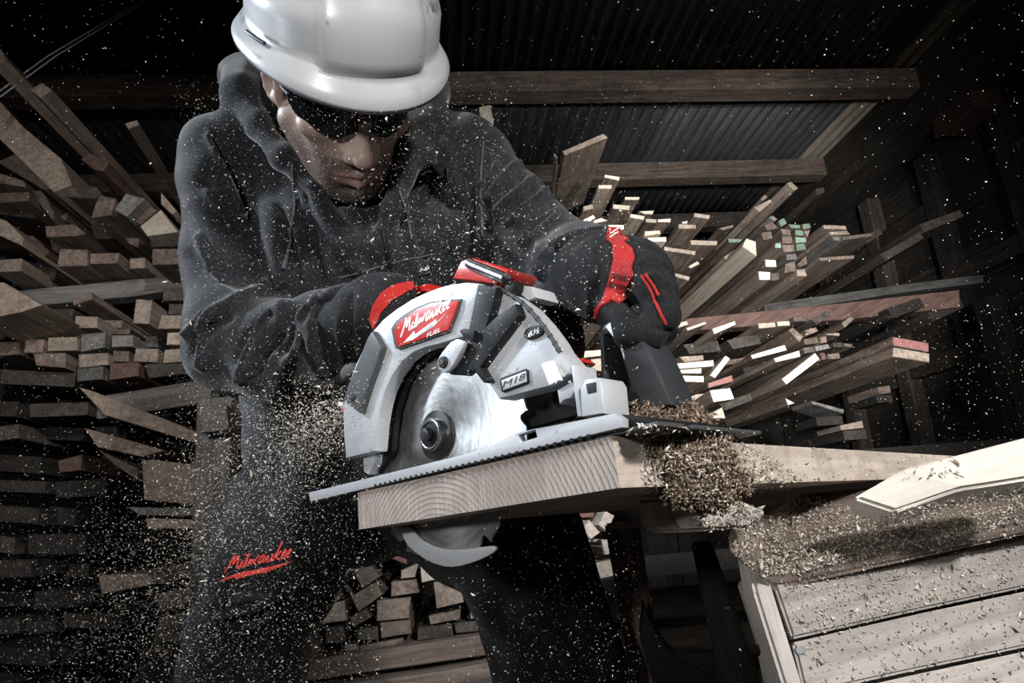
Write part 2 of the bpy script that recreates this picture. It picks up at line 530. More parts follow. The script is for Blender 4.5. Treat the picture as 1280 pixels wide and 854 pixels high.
def prism_board(quad, Y, length, tone, far=None, name='board', parent=None):
    """A board whose cut end fills the pixel outline `quad` on the upright plane y = Y and which runs back from there (along +Y, or to `far` = (px, py, Y2))."""
    n = np.array([0., 1, 0])
    f = [on_plane(x, y, (0, Y, 0), n) for x, y in quad]
    d = np.array([0., 1, 0])
    if far is not None:
        e = on_plane(far[0], far[1], (0, far[2], 0), n) - f[0]; length = np.linalg.norm(e); d = e / length
    o = np.mean(f, 0)
    e = f[1] - f[0]; e -= d * (e @ d); x = nrm(e); z = np.cross(x, d)
    Bm = np.stack([x, d, z])                                       # world -> local
    m = len(f); v = [Bm @ (p - o) for p in f]; v += [p + np.array([0, length, 0]) for p in v]
    bm = bmesh.new(); vs = [bm.verts.new(p) for p in v]
    ff = bm.faces.new(vs[:m][::-1]); bf = bm.faces.new(vs[m:])
    for i in range(m): bm.faces.new((vs[i], vs[(i + 1) % m], vs[m + (i + 1) % m], vs[m + i]))
    bmesh.ops.recalc_face_normals(bm, faces=bm.faces)
    ff.material_index = 1; bf.material_index = 1
    bmesh.ops.bevel(bm, geom=list(ff.edges) , offset=.0016, segments=1, affect='EDGES')
    me = bpy.data.meshes.new(name); bm.to_mesh(me); bm.free()
    a, b = TONES[tone]
    return link(name, me, [MAT[a], MAT[b]], parent, frame(o, x, d, z))


def Q(s):
    v = [float(a) for a in s.split()]; return list(zip(v[::2], v[1::2]))


ORD = ['first', 'second', 'third', 'fourth', 'fifth', 'sixth', 'seventh', 'eighth', 'ninth', 'tenth', 'eleventh', 'twelfth', 'thirteenth', 'fourteenth', 'fifteenth', 'sixteenth', 'seventeenth',
       'eighteenth', 'nineteenth', 'twentieth']


def overlap2(a, b):
    """Do two convex outlines overlap? (separating axes)"""
    a, b = np.array(a), np.array(b)
    for p in (a, b):
        e = np.roll(p, -1, 0) - p
        for n in np.stack([-e[:, 1], e[:, 0]], 1):
            u, v = a @ n, b @ n
            if u.max() <= v.min() + 1e-4 * np.linalg.norm(n) or v.max() <= u.min() + 1e-4 * np.linalg.norm(n): return False
    return True


def pile(rows, Y0, length, where, group, tier=18, cat='board'):
    """Build every traced board of one pile, then name each by its look and by its place in its tier (tiers from the top, boards from the left)."""
    made = []; par = []
    for r in rows:                                                 # boards that run side by side must not share wood: trim the overlapping one
        dy = r[2] if len(r) > 2 else 0; quad = Q(r[1])
        if len(r) > 4 and r[4] is not None: par.append(quad); continue
        c = np.mean(quad, 0)
        for it in range(5):
            xz = [on_plane(x, y, (0, Y0 + dy, 0), np.array([0., 1, 0]))[[0, 2]] for x, y in quad]
            if not any(isinstance(o_, tuple) and overlap2(xz, o_[1]) for o_ in par): break
            quad = [tuple(c + (np.array(q) - c) * .972) for q in quad]
        par.append((quad, xz))
    for r, pq in zip(rows, par):
        tone, quad = r[0], pq[0] if isinstance(pq, tuple) else pq; dy = r[2] if len(r) > 2 else 0; ln = r[3] if len(r) > 3 else length
        far = r[4] if len(r) > 4 else None; lab = r[5] if len(r) > 5 else None
        o = prism_board(quad, Y0 + dy, ln, tone, far, 'board')
        cx = sum(q[0] for q in quad) / len(quad); cy = sum(q[1] for q in quad) / len(quad)
        tag(o, lab, cat, group); made.append((cy, cx, tone, o, lab))
    made.sort(key=lambda a: a[0])
    tiers = []; 
    for a in made:
        if tiers and a[0] - tiers[-1][0][0] < tier: tiers[-1].append(a)
        else: tiers.append([a])
    for ti, tr in enumerate(tiers):
        tr.sort(key=lambda a: a[1])
        for bi, (cy, cx, tone, o, lab) in enumerate(tr):
            if not lab:
                n = len(tr)
                row = 'top tier' if ti == 0 else 'bottom tier' if ti == len(tiers) - 1 else '%s tier down' % ORD[ti]
                pos = 'only' if n == 1 else 'leftmost' if bi == 0 else 'rightmost' if bi == n - 1 else ORD[bi] + '-from-left'
                o['label'] = '%s %s in the %s of the %s' % (pos, WORDS[tone] + (' board' if 'ended' in WORDS[tone] else ' board end'), row, where)
    return made


LEFT = [
 ('b', '41 442 81 441 82 460 45 457'), ('t', '98 443 135 441 135 456 98 460'), ('t', '60 422 96 421 97 438 59 439'), ('g', '101 418 132 415 131 434 101 440'),
 ('t', '94 395 122 396 121 410 93 410'), ('t', '129 400 153 400 152 410 129 410', .12), ('g', '140 419 166 419 165 433 139 434'), ('b', '139 411 163 411 162 418 139 418', .04),
 ('t', '170 374 190 375 186 405 166 404', -.03, .9, None, 'tan square block end standing upright below the grey rack bearer'), ('t', '202 394 233 394 232 411 197 411'), ('t', '209 416 240 415 243 431 208 431'), ('t', '206 437 242 435 244 451 203 454'),
 ('t', '170 436 198 436 196 453 166 452'), ('g', '180 419 198 419 199 435 180 435', .1), ('b', '140 437 163 438 161 453 140 453', .03), ('m', '138 454 173 453 173 470 136 475'),
 ('g', '96 461 129 458 128 474 96 477'), ('d', '181 455 233 454 233 467 186 473'), ('b', '-14 428 24 427 24 443 -14 446'), ('b', '31 425 55 424 53 441 30 441'),
 ('d', '204 360 240 359 240 375 203 376', .05), ('d', '211 380 240 380 240 393 210 393', .05), ('b', '113 317 149 316 146 329 112 330'), ('t', '162 323 181 322 181 335 162 336', .06),
 ('b', '190 311 228 311 226 330 190 331', -.04, 1.0, None, 'brown square block end marked with a small green patch'), ('b', '75 311 109 312 109 332 71 333'), ('t', '-8 325 27 323 26 339 -8 340'),
 ('b', '88 376 116 364 117 374 90 383', -.04), ('b', '82 235 120 232 127 241 119 248 85 246'), ('b', '124 242 146 247 141 270 112 274 118 255'),
 ('g', '143 262 157 242 181 248 158 271', -.05), ('b', '161 274 184 254 199 262 175 283'), ('p', '175 283 201 262 222 290 184 295', -.06, .5, None, 'broad whitish cut end, the brightest in the left pile'),
 ('d', '184 297 223 293 226 309 186 310', .02), ('b', '-8 241 36 240 35 251 -8 254'), ('b', '38 236 50 236 58 246 69 268 68 280 45 250', .05), ('b', '56 283 92 280 108 292 94 295 58 296'),
 ('t', '-6 271 8 276 29 297 27 307 -6 292', -.05), ('b', '73 271 85 264 83 277 72 274', .1), ('m', '31 292 40 292 64 315 60 321 35 321', .06), ('t', '201 240 221 264 215 268 201 255', .1, .8),
 ('b', '156 297 174 298 173 310 160 304', .06), ('t', '-40 352 4 349 60 382 30 392 -40 406', -.2, .5, None, 'broad tan plank end jutting in at the left edge of the picture'),
 ('t', '37 112 52 103 65 112 50 122', -.25, 2.0, None, 'long tan board jutting up and out, second from the far left'),
 ('t', '-14 66 0 60 8 74 -8 84', -.25, 1.6, None, 'long thin tan board cut by the upper left picture edge'),
 ('t', '156 154 171 150 174 156 160 161', -.1, 1.2, (226, 262, 2.7), 'long speckled tan board jutting up just beside the left sleeve'),
 ('t', '-30 96 0 127 28 158 76 198 90 231 67 240 -30 145', .0, .3, None, 'wide weathered tan plank with an angled end at the left edge'),
 ('b', '-10 200 25 185 70 238 58 241', .12, .6), ('m', '101 199 112 191 136 203 129 214 118 212', -.16, .25, None, 'short dark reddish block across the long jutting board'),
 ('b', '-5 215 30 226 32 234 -5 228', .1), ('d', '-5 258 34 256 50 275 -5 268', .08), ('d', '110 280 140 280 150 300 118 300', .2), ('d', '48 330 72 334 70 352 40 350', .15), ('d', '45 385 95 384 92 416 50 410', .1), ('d', '-5 405 28 398 30 424 -5 424', .1),
 ('d', '0 462 95 466 92 484 0 480', .05), ('d', '60 296 76 300 74 318 66 318', .2),
]
MADE = pile(LEFT, 2.0, 1.2, 'left rack', 'board ends on the left rack', 20)

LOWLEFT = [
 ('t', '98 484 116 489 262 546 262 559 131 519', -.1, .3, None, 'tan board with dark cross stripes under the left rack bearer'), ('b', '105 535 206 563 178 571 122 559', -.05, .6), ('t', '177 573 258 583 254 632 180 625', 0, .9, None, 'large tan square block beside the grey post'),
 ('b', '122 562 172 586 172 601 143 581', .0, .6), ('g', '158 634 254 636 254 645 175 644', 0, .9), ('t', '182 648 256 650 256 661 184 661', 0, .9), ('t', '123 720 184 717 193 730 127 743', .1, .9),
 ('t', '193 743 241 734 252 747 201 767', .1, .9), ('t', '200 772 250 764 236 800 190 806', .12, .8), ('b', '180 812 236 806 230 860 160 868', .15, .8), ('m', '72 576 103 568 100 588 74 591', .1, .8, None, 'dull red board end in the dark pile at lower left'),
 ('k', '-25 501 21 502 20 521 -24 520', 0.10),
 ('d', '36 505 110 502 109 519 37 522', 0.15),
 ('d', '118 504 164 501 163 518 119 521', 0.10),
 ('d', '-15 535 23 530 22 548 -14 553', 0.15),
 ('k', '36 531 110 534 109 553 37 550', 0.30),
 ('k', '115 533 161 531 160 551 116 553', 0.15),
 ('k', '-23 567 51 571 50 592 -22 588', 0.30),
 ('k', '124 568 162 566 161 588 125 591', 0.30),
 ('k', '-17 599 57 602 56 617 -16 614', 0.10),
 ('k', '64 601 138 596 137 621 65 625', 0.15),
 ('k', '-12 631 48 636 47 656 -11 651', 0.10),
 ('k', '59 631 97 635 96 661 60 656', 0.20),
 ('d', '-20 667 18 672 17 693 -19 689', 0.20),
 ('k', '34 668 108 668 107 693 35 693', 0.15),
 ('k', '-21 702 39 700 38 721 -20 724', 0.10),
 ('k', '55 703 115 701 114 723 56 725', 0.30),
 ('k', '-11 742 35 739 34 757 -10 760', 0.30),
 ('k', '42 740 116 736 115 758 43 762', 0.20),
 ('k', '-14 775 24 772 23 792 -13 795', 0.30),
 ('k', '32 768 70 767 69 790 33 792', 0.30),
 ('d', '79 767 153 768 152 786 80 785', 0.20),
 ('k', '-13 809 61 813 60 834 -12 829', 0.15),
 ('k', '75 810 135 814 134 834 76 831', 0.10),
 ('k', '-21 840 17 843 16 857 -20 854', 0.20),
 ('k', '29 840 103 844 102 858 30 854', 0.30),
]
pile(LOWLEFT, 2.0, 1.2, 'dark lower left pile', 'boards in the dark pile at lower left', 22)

LOWMID = [
 ('t', '396 758 430 751 434 776 398 780'), ('t', '399 748 419 733 425 749 401 756'), ('t', '440 711 459 700 475 721 453 736'), ('t', '439 746 469 728 479 743 448 765'), ('P', '445 686 450 684 480 686 468 695'),
 ('r', '480 686 509 698 508 706 478 694', .0, .9, None, 'board end striped red and black near the top of the pile between the legs'), ('P', '484 684 514 690 520 697 512 698', .05), ('t', '417 728 442 693 451 699 423 730'), ('b', '437 772 459 760 464 772 441 785'),
 ('P', '501 713 524 703 519 722 501 724', .02), ('b', '489 728 520 725 524 741 489 746', .0, .9, None, 'tan block end with a black knot stain between the legs'), ('P', '525 708 539 706 553 715 553 723 527 729'), ('t', '542 729 574 722 580 753 546 761', -.02, .9, None, 'largest square block end in the pile between the legs'),
 ('t', '561 715 568 698 587 721', -.01), ('t', '586 746 588 729 594 746'), ('t', '588 753 600 754 603 772 588 774'), ('t', '471 751 513 747 511 773 471 777'), ('t', '475 779 513 775 514 792 477 798'), ('t', '536 771 576 762 575 774 538 781'),
 ('d', '522 785 565 780 567 796 522 801'), ('d', '568 780 601 776 603 789 570 792'), ('d', '446 787 472 784 473 800 446 801'), ('d', '407 785 430 782 432 803 407 805'), ('b', '450 808 504 798 504 811 450 818'), ('g', '430 806 446 806 446 820 432 820'),
 ('P', '372 838 384 799 389 832', -.12, .4, None, 'thin pale sliver of wood standing up beside the left trouser leg'), ('b', '463 673 500 664 504 668 470 680', .05), ('g', '428 732 434 728 446 744 440 748', .06), ('d', '480 757 470 700 490 712 500 740', .25, .4),
]
pile(LOWMID, 1.85, .8, 'pile between the legs', 'board ends in the pile between the legs', 17)
OFF = [
 ('r', '701 640 743 636 743 647 705 648', .1, .9), ('g', '744 630 759 629 757 638 744 639', .12), ('p', '727 663 737 650 750 666 739 674'), ('p', '748 656 757 639 768 645 759 665'), ('p', '725 675 739 675 732 688'), ('p', '752 675 763 675 765 692 757 694'),
 ('p', '740 674 752 674 752 678 740 678', .05), ('P', '743 704 763 699 769 720 751 724'), ('r', '742 706 746 700 750 712 745 714', .04),
]
pile(OFF, 1.85, .6, 'offcuts beside the right leg', 'small offcut ends beside the trouser leg', 14)

RIGHT = [
 ('t', '703 189 754 167 760 172 706 194', -.2, 1, (686, 268, 2.8), 'big wide stained plank with a red painted edge sticking up'), ('t', '693 191 697 196 696 198 692 194', -.15, 1, (688, 260, 2.5)), ('P', '756 218 775 221 774 226 755 222', -.05), ('L', '748 231 765 231 765 236 748 236', -.1), ('P', '781 246 800 246 799 250 781 250'),
 ('P', '766 255 788 257 787 263 766 261', -.06), ('L', '788 267 806 270 805 275 787 272', -.04), ('P', '798 264 818 263 816 268 806 268', .05), ('P', '807 273 821 274 821 279 807 278'), ('P', '822 274 839 273 838 278 822 278'), ('p', '806 289 825 288 826 292 806 295', -.05),
 ('p', '810 297 833 296 833 302 810 302', -.08), ('T', '830 308 870 314 869 319 830 313', -.1), ('T', '848 280 870 281 870 286 848 286', -.05), ('T', '868 266 888 269 887 274 867 271', 0), ('T', '863 300 897 301 896 307 864 306', -.04), ('P', '740 276 752 272 760 276 741 280', -.05), ('T', '729 258 741 255 742 261 729 264', -.05),
 ('w', '728 275 742 268 745 272 729 283', -.1), ('w', '758 281 780 281 780 287 758 286', -.1), ('p', '853 277 860 276 859 279 853 279', .03), ('P', '860 333 872 326 875 330 863 336', -.1), ('w', '823 337 830 338 833 344 829 346', -.12), ('T', '843 341 863 346 861 351 844 346', -.1), ('T', '898 285 917 281 917 284 904 288', .1),
 ('n', '910 298 929 299 925 303 911 303', .02), ('p', '928 308 933 298 945 302 946 320', -.25, 1.5, None, 'long broad pale board slanting out over the red bearer'), ('b', '903 322 926 306 929 310 908 327', -.1, 1.4, None, 'long brown board alongside the broad pale slanting one'),
 ('t', '951 248 956 243 960 246 954 251', .05), ('t', '943 259 963 249 965 252 950 265', 0), ('t', '984 229 989 227 998 235 993 238', .0, 1.4, None, 'long brown board reaching highest right of the upright plank'), ('d', '1020 236 1030 234 1031 240 1022 244', .2),
 ('g', '961 272 966 269 972 274 969 276'), ('n', '973 276 980 272 984 279 976 284'), ('n', '986 280 1001 281 1000 286 988 285'), ('n', '1003 280 1012 279 1014 285 1004 287'), ('b', '976 286 988 287 989 294 978 293'), ('n', '994 287 1004 288 1005 295 994 294'), ('b', '1006 288 1013 287 1010 296 1007 294'), ('b', '978 295 990 295 991 304 978 304'),
 ('n', '994 296 1008 297 1008 303 995 304'), ('t', '978 306 993 306 994 314 980 315'), ('n', '995 305 1006 304 1008 312 996 314'), ('g', '983 318 995 317 997 324 984 325'), ('b', '982 330 994 326 995 339 981 341'), ('t', '996 337 1006 336 1009 345 997 345'), ('w', '956 324 970 325 971 334 957 334'),
 ('w', '948 339 963 340 963 350 949 350'), ('b', '964 341 974 341 974 350 964 351'), ('n', '969 304 976 303 977 310 969 310'), ('b', '952 291 964 289 966 298 955 300'), ('b', '955 281 966 278 973 285 960 288'), ('b', '997 330 1008 319 1009 330 1000 334'),
 ('T', '1029 281 1057 282 1059 287 1030 286'), ('T', '1036 290 1059 288 1063 293 1039 294'), ('g', '1039 295 1052 296 1050 301 1043 300'), ('b', '1053 296 1089 291 1092 295 1055 300'), ('b', '1024 322 1068 319 1068 323 1026 326'), ('d', '1075 300 1098 285 1104 292 1085 304', .1), ('d', '1100 318 1150 290 1155 298 1108 326', .1), ('d', '1150 280 1200 262 1206 270 1156 290', .15),
]
pile(RIGHT, 2.25, 1.5, "right rack's upper stack", 'boards above the red bearer on the right rack', 16)
RLOW = [
 ('P', '839 405 859 401 861 406 836 414', -.2, .8), ('P', '858 410 881 402 884 405 859 414', -.2, .8), ('w', '890 411 919 401 920 406 893 418', -.12, .8), ('L', '947 404 969 403 970 409 949 411'), ('L', '971 402 987 401 988 407 972 408'), ('t', '849 446 879 444 880 450 856 453', -.05),
 ('w', '839 455 892 450 893 458 840 462', -.1), ('w', '842 463 877 460 877 467 843 467', -.1), ('w', '842 469 880 470 880 478 843 477', -.1), ('w', '885 471 908 442 915 447 893 475', -.15), ('r', '885 479 915 469 917 477 886 485', -.12), ('w', '887 488 913 485 918 499 892 503', -.12, 1.2, None, 'squarest pure white cut end just above the sawdust heap'),
 ('p', '863 496 871 493 881 492 866 502', -.12), ('p', '886 519 903 509 907 523 890 523', -.2), ('W', '938 444 981 431 984 438 941 449', -.1), ('w', '967 448 999 438 1001 446 970 453', -.16, 1.4), ('w', '977 474 1019 441 1025 449 983 481', -.2, 1.4, None, 'long pale yellow cut end tilted steeply beside the grey-topped board'),
 ('r', '1116 421 1161 429 1161 440 1117 432', -.2, 1.6, None, 'red-painted board end sticking out farthest on the right'), ('T', '1117 434 1162 442 1162 453 1116 446', -.2, 1.6, None, 'tan board end directly under the red-painted farthest one'), ('b', '986 413 991 409 1004 421 1000 428', -.05), ('d', '1015 399 1034 388 1038 395 1021 406'), ('b', '1006 413 1020 409 1023 414 1010 419'),
 ('T', '1052 404 1063 395 1068 399 1056 410'), ('T', '1032 417 1049 416 1050 420 1034 419'), ('b', '1005 424 1021 421 1024 429 1006 431'), ('b', '1025 422 1033 420 1034 428 1026 429'), ('b', '1004 435 1016 433 1018 440 1006 442'), ('g', '1019 433 1035 430 1038 435 1021 439'), ('m', '1025 441 1031 441 1034 449 1028 450'),
 ('b', '1035 443 1049 441 1051 448 1036 449'), ('d', '1041 428 1053 428 1054 434 1043 434'), ('b', '1055 429 1066 430 1066 434 1056 433'), ('b', '992 396 1007 396 1008 401 993 402', .1), ('g', '1014 501 1055 512 1055 517 1016 505', .1, .15), ('t', '1050 532 1078 526 1080 535 1052 538', -.1, .15), ('b', '1097 484 1112 482 1114 491 1100 493', .1, .2),
 ('w', '981 497 994 504 985 507', -.16, .5), ('w', '702 424 714 425 715 443 703 440', -.1), ('P', '725 439 752 437 752 445 726 448', -.05), ('P', '738 449 757 447 758 465 740 463', -.05), ('P', '818 436 832 436 834 447 818 447', -.05), ('p', '818 449 838 449 836 457 818 458', -.05), ('p', '820 459 835 459 826 467', -.05),
 ('d', '850 430 900 424 905 440 860 444', .05), ('d', '905 425 950 415 955 430 915 438', .1), ('d', '925 455 960 450 962 468 930 474', .1), ('b', '893 452 935 446 938 452 896 459', .05), ('d', '850 480 882 482 880 492 852 492', .05), ('d', '895 505 940 490 944 500 905 515', -.05),
 ('k', '1110 385 1150 372 1156 384 1116 398', .1), ('k', '1160 390 1200 372 1206 384 1166 402', .2),

]
pile(RLOW, 2.25, 1.2, "right rack's lower stack", 'boards below the red bearer on the right rack', 15)
tag(prism_board(Q('599 134 613 131 617 150 602 152'), 2.6, 1.2, 'p', (600, 795, 3.2)), 'single pale board standing up behind the right shoulder', 'board')


def pbeam(name, quad, Y, depth, tone, parent=None):
    """A beam across the view: its front face fills `quad` on the plane y = Y; grain runs along its length."""
    n = np.array([0., 1, 0]); f = [on_plane(x, y, (0, Y, 0), n) for x, y in quad]
    o = np.mean(f, 0); d = nrm(f[1] - f[0]); y = np.array([0., 1, 0]); y = nrm(y - d * (y @ d)); z = np.cross(d, y)
    Bm = np.stack([-y, d, z]); v = [Bm @ (p - o) for p in f] + [Bm @ (p + y * depth - o) for p in f]
    bm = bmesh.new(); vs = [bm.verts.new(p) for p in v]; m = len(f)
    bm.faces.new(vs[:m]); bm.faces.new(vs[m:][::-1])
    for i in range(m): bm.faces.new((vs[i], vs[m + i], vs[m + (i + 1) % m], vs[(i + 1) % m]))
    bmesh.ops.recalc_face_normals(bm, faces=bm.faces); bmesh.ops.bevel(bm, geom=list(bm.edges), offset=.003, segments=1, affect='EDGES')
    me = bpy.data.meshes.new(name); bm.to_mesh(me); bm.free()
    return link(name, me, MAT[tone], parent, frame(o, -y, d, z))


t = empty('lumber_rack', on_plane(270, 700, (0, 1.85, 0), np.array([0, 1., 0])), 'grey timber rack with a post and bearers at far left', 'rack')
t.location.z = 0; bpy.context.view_layer.update()
pbeam('bearer', Q('-40 369 240 342 240 358 168 370 -40 390'), 2.12, .06, 'grey', t)
pbeam('bearer', Q('120 496 262 473 264 502 120 524'), 1.92, .09, 'grey', t)
pbeam('bearer', Q('247 508 282 505 286 537 250 541'), 1.80, .09, 'grey', t)
pbeam('bearer', Q('284 496 350 528 346 540 284 508'), 1.95, .05, 'grey', t)
a = on_plane(274, 500, (0, 1.92, 0), np.array([0, 1., 0]))
bm = bmesh.new(); box_bm(bm, (-.045, -a[2] / 2, -.05), (.045, a[2] / 2, .05), .004)
link('post', bm_mesh('post', bm), MAT['grey'], t, Matrix.Translation((a[0], 1.93, a[2] / 2)) @ Matrix.Rotation(math.pi / 2, 4, 'X'))
bm = bmesh.new(); box_bm(bm, (-.025, -a[2] / 2, -.04), (.025, a[2] / 2, .04), .004)
link('post', bm_mesh('post', bm), MAT['grey'], t, Matrix.Translation((a[0] + .085, 1.98, a[2] / 2)) @ Matrix.Rotation(math.pi / 2, 4, 'X'))

t = empty('lumber_rack', (1.4, 2.5, 0), 'timber rack with a reddish brown bearer under the right boards', 'rack')
pbeam('bearer', Q('843 408 860 398 1060 378 1200 362 1200 384 1060 399 880 412 846 414'), 2.42, .07, 'redbrown', t)
pbeam('bearer', Q('955 380 1140 354 1230 343 1230 353 1140 364 957 392'), 2.75, .06, 'grey', t)
for x, y in ((2.55, 2.80), (.35, 2.8)):
    bm = bmesh.new(); box_bm(bm, (-.045, -.68, -.045), (.045, .68, .045), .004)
    link('post', bm_mesh('post', bm), MAT['shaded_wood'], t, Matrix.Translation((x, y, .68)) @ Matrix.Rotation(math.pi / 2, 4, 'X'))
for z in (.30, .62):
    boxobj('bearer', (.3, 2.5, z), (2.5, 2.58, z + .07), MAT['shaded_wood'], t)

boxobj('shelf_board', (1.32, 2.16, .700), (1.40, 2.52, .731), MAT['shaded_wood'], t)
boxobj('shelf_board', (1.35, 2.36, .775), (1.45, 2.52, .806), MAT['shaded_wood'], t)
boxobj('shelf_board', (1.60, 2.36, .845), (1.66, 2.52, .872), MAT['shaded_wood'], t)

t = empty('sleeper_platform', (0, 1.9, 0), 'low platform of brown timber sleepers under the pile between the legs', 'platform')
for q, y, m in (('340 834 396 824 640 789 650 812 640 815 340 858', 1.80, 'brown'), ('380 862 530 843 660 820 664 838 540 862', 1.76, 'brown'), ('440 880 560 860 670 842 674 862 560 882', 1.72, 'brown')):
    pbeam('sleeper', Q(q), y, .2, m, t)
boxobj('block', (-.5, 1.82, 0), (-.4, 2.0, .10), MAT['dark'], t); boxobj('block', (.05, 1.82, 0), (.15, 2.0, .10), MAT['dark'], t)

# ================================================================== THE WORKPIECE AND THE BENCH
LA, LB = P(447, 616, .63), P(765, 545, .44)                        # top corners of the sawn end, far and near
LU = nrm(LB - LA); LW = float(np.linalg.norm(LB - LA))             # along the saw cut
LWn = nrm(np.array([0, 0, 1.]) - LU * LU[2]); LN = np.cross(LU, LWn)   # up, and out of the end towards the viewer
TH = .033


def lum(u, n, w=0.0): return LA + LU * u + LN * n + LWn * w


def sawn_mat():
    k = N('sawn_softwood', .7, 0, .3); tc = k.obj()
    mp = k.n('ShaderNodeMapping'); mp.inputs['Scale'].default_value = (1, .06, 1); k.l(tc, mp.inputs[0])
    g = k.noise(mp.outputs[0], 90, 7, .65, .5)
    c = k.ramp(g, [(.3, (.40, .33, .28)), (.65, (.66, .57, .49))])
    s = k.noise(tc, 16, 6, .7); c = k.mix(k.ramp(s, [(.45, (0, 0, 0)), (.75, (.7, .7, .7))]), c, (.17, .13, .11))
    k.color(c); k.bump(g, .4, .0015); return k.m


def rings_mat():
    """End grain: growth rings are cylinders round a pith below the board, so the arcs curve across the sawn end."""
    k = N('end_grain_rings', .75, 0, .25); tc = k.obj()
    sx = k.n('ShaderNodeSeparateXYZ'); k.l(tc, sx.inputs[0])
    dx = k.math('SUBTRACT', sx.outputs[0], .105); dz = k.math('SUBTRACT', sx.outputs[2], -.085)
    r = k.math('SQRT', k.math('ADD', k.math('MULTIPLY', dx, dx), k.math('MULTIPLY', dz, dz)))
    r = k.math('ADD', r, k.math('MULTIPLY', k.noise(tc, 14, 2), .007))
    a = k.math('FRACT', k.math('MULTIPLY', r, 235.0))
    c = k.ramp(a, [(0, (.44, .385, .345)), (.60, (.32, .275, .245)), (.84, (.12, .098, .086)), (1, (.40, .35, .315))])
    m = k.noise(tc, 8, 4, .6)
    c = k.mix(k.ramp(m, [(.44, (0, 0, 0)), (.58, (.7, .7, .7))]), c, (.22, .18, .16))
    f = k.noise(tc, 480, 3, .7); c = k.mix(k.ramp(f, [(.55, (0, 0, 0)), (.8, (.6, .6, .6))]), c, (.62, .55, .48))
    v = k.n('ShaderNodeMapping'); v.inputs['Scale'].default_value = (1, 1, .03); k.l(tc, v.inputs[0])
    saw = k.noise(v.outputs[0], 700, 2, .5)
    c = k.mix(k.ramp(saw, [(.5, (0, 0, 0)), (.75, (.35, .35, .35))]), c, (.66, .6, .54))
    k.color(c); k.bump(saw, .35, .001); return k.m


MAT['sawn'] = sawn_mat(); MAT['rings'] = rings_mat()
# local frame of the workpiece: X along the cut, Y back along the board, Z up; a saw kerf runs in from the near edge
LF = frame(LA, LU, -LN, LWn)
KN, KW, KU = .040, .0032, .052                                     # kerf: distance behind the end, width, how far it has got
outline = [(0, 0), (LW, 0), (LW, KN), (KU, KN), (KU, KN + KW), (LW, KN + KW), (LW, 1.35), (0, 1.35)]
bm = bmesh.new()
b0 = [bm.verts.new((x, y, -TH)) for x, y in outline]; b1 = [bm.verts.new((x, y, 0)) for x, y in outline]
bm.faces.new(b0[::-1]); bm.faces.new(b1)
for i in range(8):
    f = bm.faces.new((b0[i], b0[(i + 1) % 8], b1[(i + 1) % 8], b1[i])); f.material_index = 1 if i in (0, 6) else 0
bmesh.ops.triangulate(bm, faces=[f for f in bm.faces if len(f.verts) > 4])
bm.normal_update(); me = bpy.data.meshes.new('timber_plank'); bm.to_mesh(me); bm.free()
tag(link('timber_plank', me, [MAT['sawn'], MAT['rings']], None, LF), 'thick wide plank being sawn, growth rings showing on its cut end', 'plank')

# support plank underneath, reaching out left to a rounded end
D2 = -LN                                                           # runs back along the workpiece


def slab(name, pts, d_up, thick, mat, parent=None, label=None, cat=None, axis=None, bevel=.003):
    """A board from its outline (world points, roughly planar) thickened by `thick` against d_up; grain along `axis`."""
    o = np.mean(pts, 0); y = nrm(axis if axis is not None else pts[1] - pts[0]); z = nrm(d_up - y * (d_up @ y)); x = np.cross(y, z)
    Bm = np.stack([x, y, z]); m = len(pts)
    bm = bmesh.new(); a = [bm.verts.new(Bm @ (p - o)) for p in pts]; b = [bm.verts.new(Bm @ (p - z * thick - o)) for p in pts]
    bm.faces.new(a); bm.faces.new(b[::-1])
    for i in range(m): bm.faces.new((a[i], b[i], b[(i + 1) % m], a[(i + 1) % m]))
    bmesh.ops.recalc_face_normals(bm, faces=bm.faces)
    if bevel: bmesh.ops.bevel(bm, geom=list(bm.edges), offset=bevel, segments=2, affect='EDGES', clamp_overlap=True)
    bmesh.ops.triangulate(bm, faces=[f for f in bm.faces if len(f.verts) > 4])
    o2 = link(name, bm_mesh(name, bm), mat, parent, frame(o, x, y, z))
    return tag(o2, label, cat)


UP = np.array([0, 0, 1.])
bench = empty('workbench', (.62, .62, 0), 'rough pale timber bench of stacked heavy beams at lower right', 'workbench')
MAT['bench'] = wood('bench_timber', (.55, .49, .45), (.34, .30, .27), .35)
FR = lambda x, y: P(x, y, .62 + (x - 940) * .00022 - (y - 720) * .0004)     # the beams' front faces


def front_beam(q, depth, mat, name='beam'):
    pts = [FR(x, y) for x, y in q]; n = nrm(np.cross(pts[1] - pts[0], pts[-1] - pts[0]))
    if n @ (CAM - pts[0]) < 0: n = -n
    return slab(name, pts, n, depth, mat, bench, axis=pts[1] - pts[0], bevel=.0025)


front_beam(Q('962 712 1000 702 1150 672 1330 636 1330 724 1150 763 992 799'), .06, MAT['bench'])
front_beam(Q('992 803 1150 767 1330 729 1330 799 1150 837 1010 868 1003 850'), .06, MAT['bench'])
front_beam(Q('1012 873 1150 842 1330 804 1330 900 1150 930 1030 950'), .06, MAT['bench'])
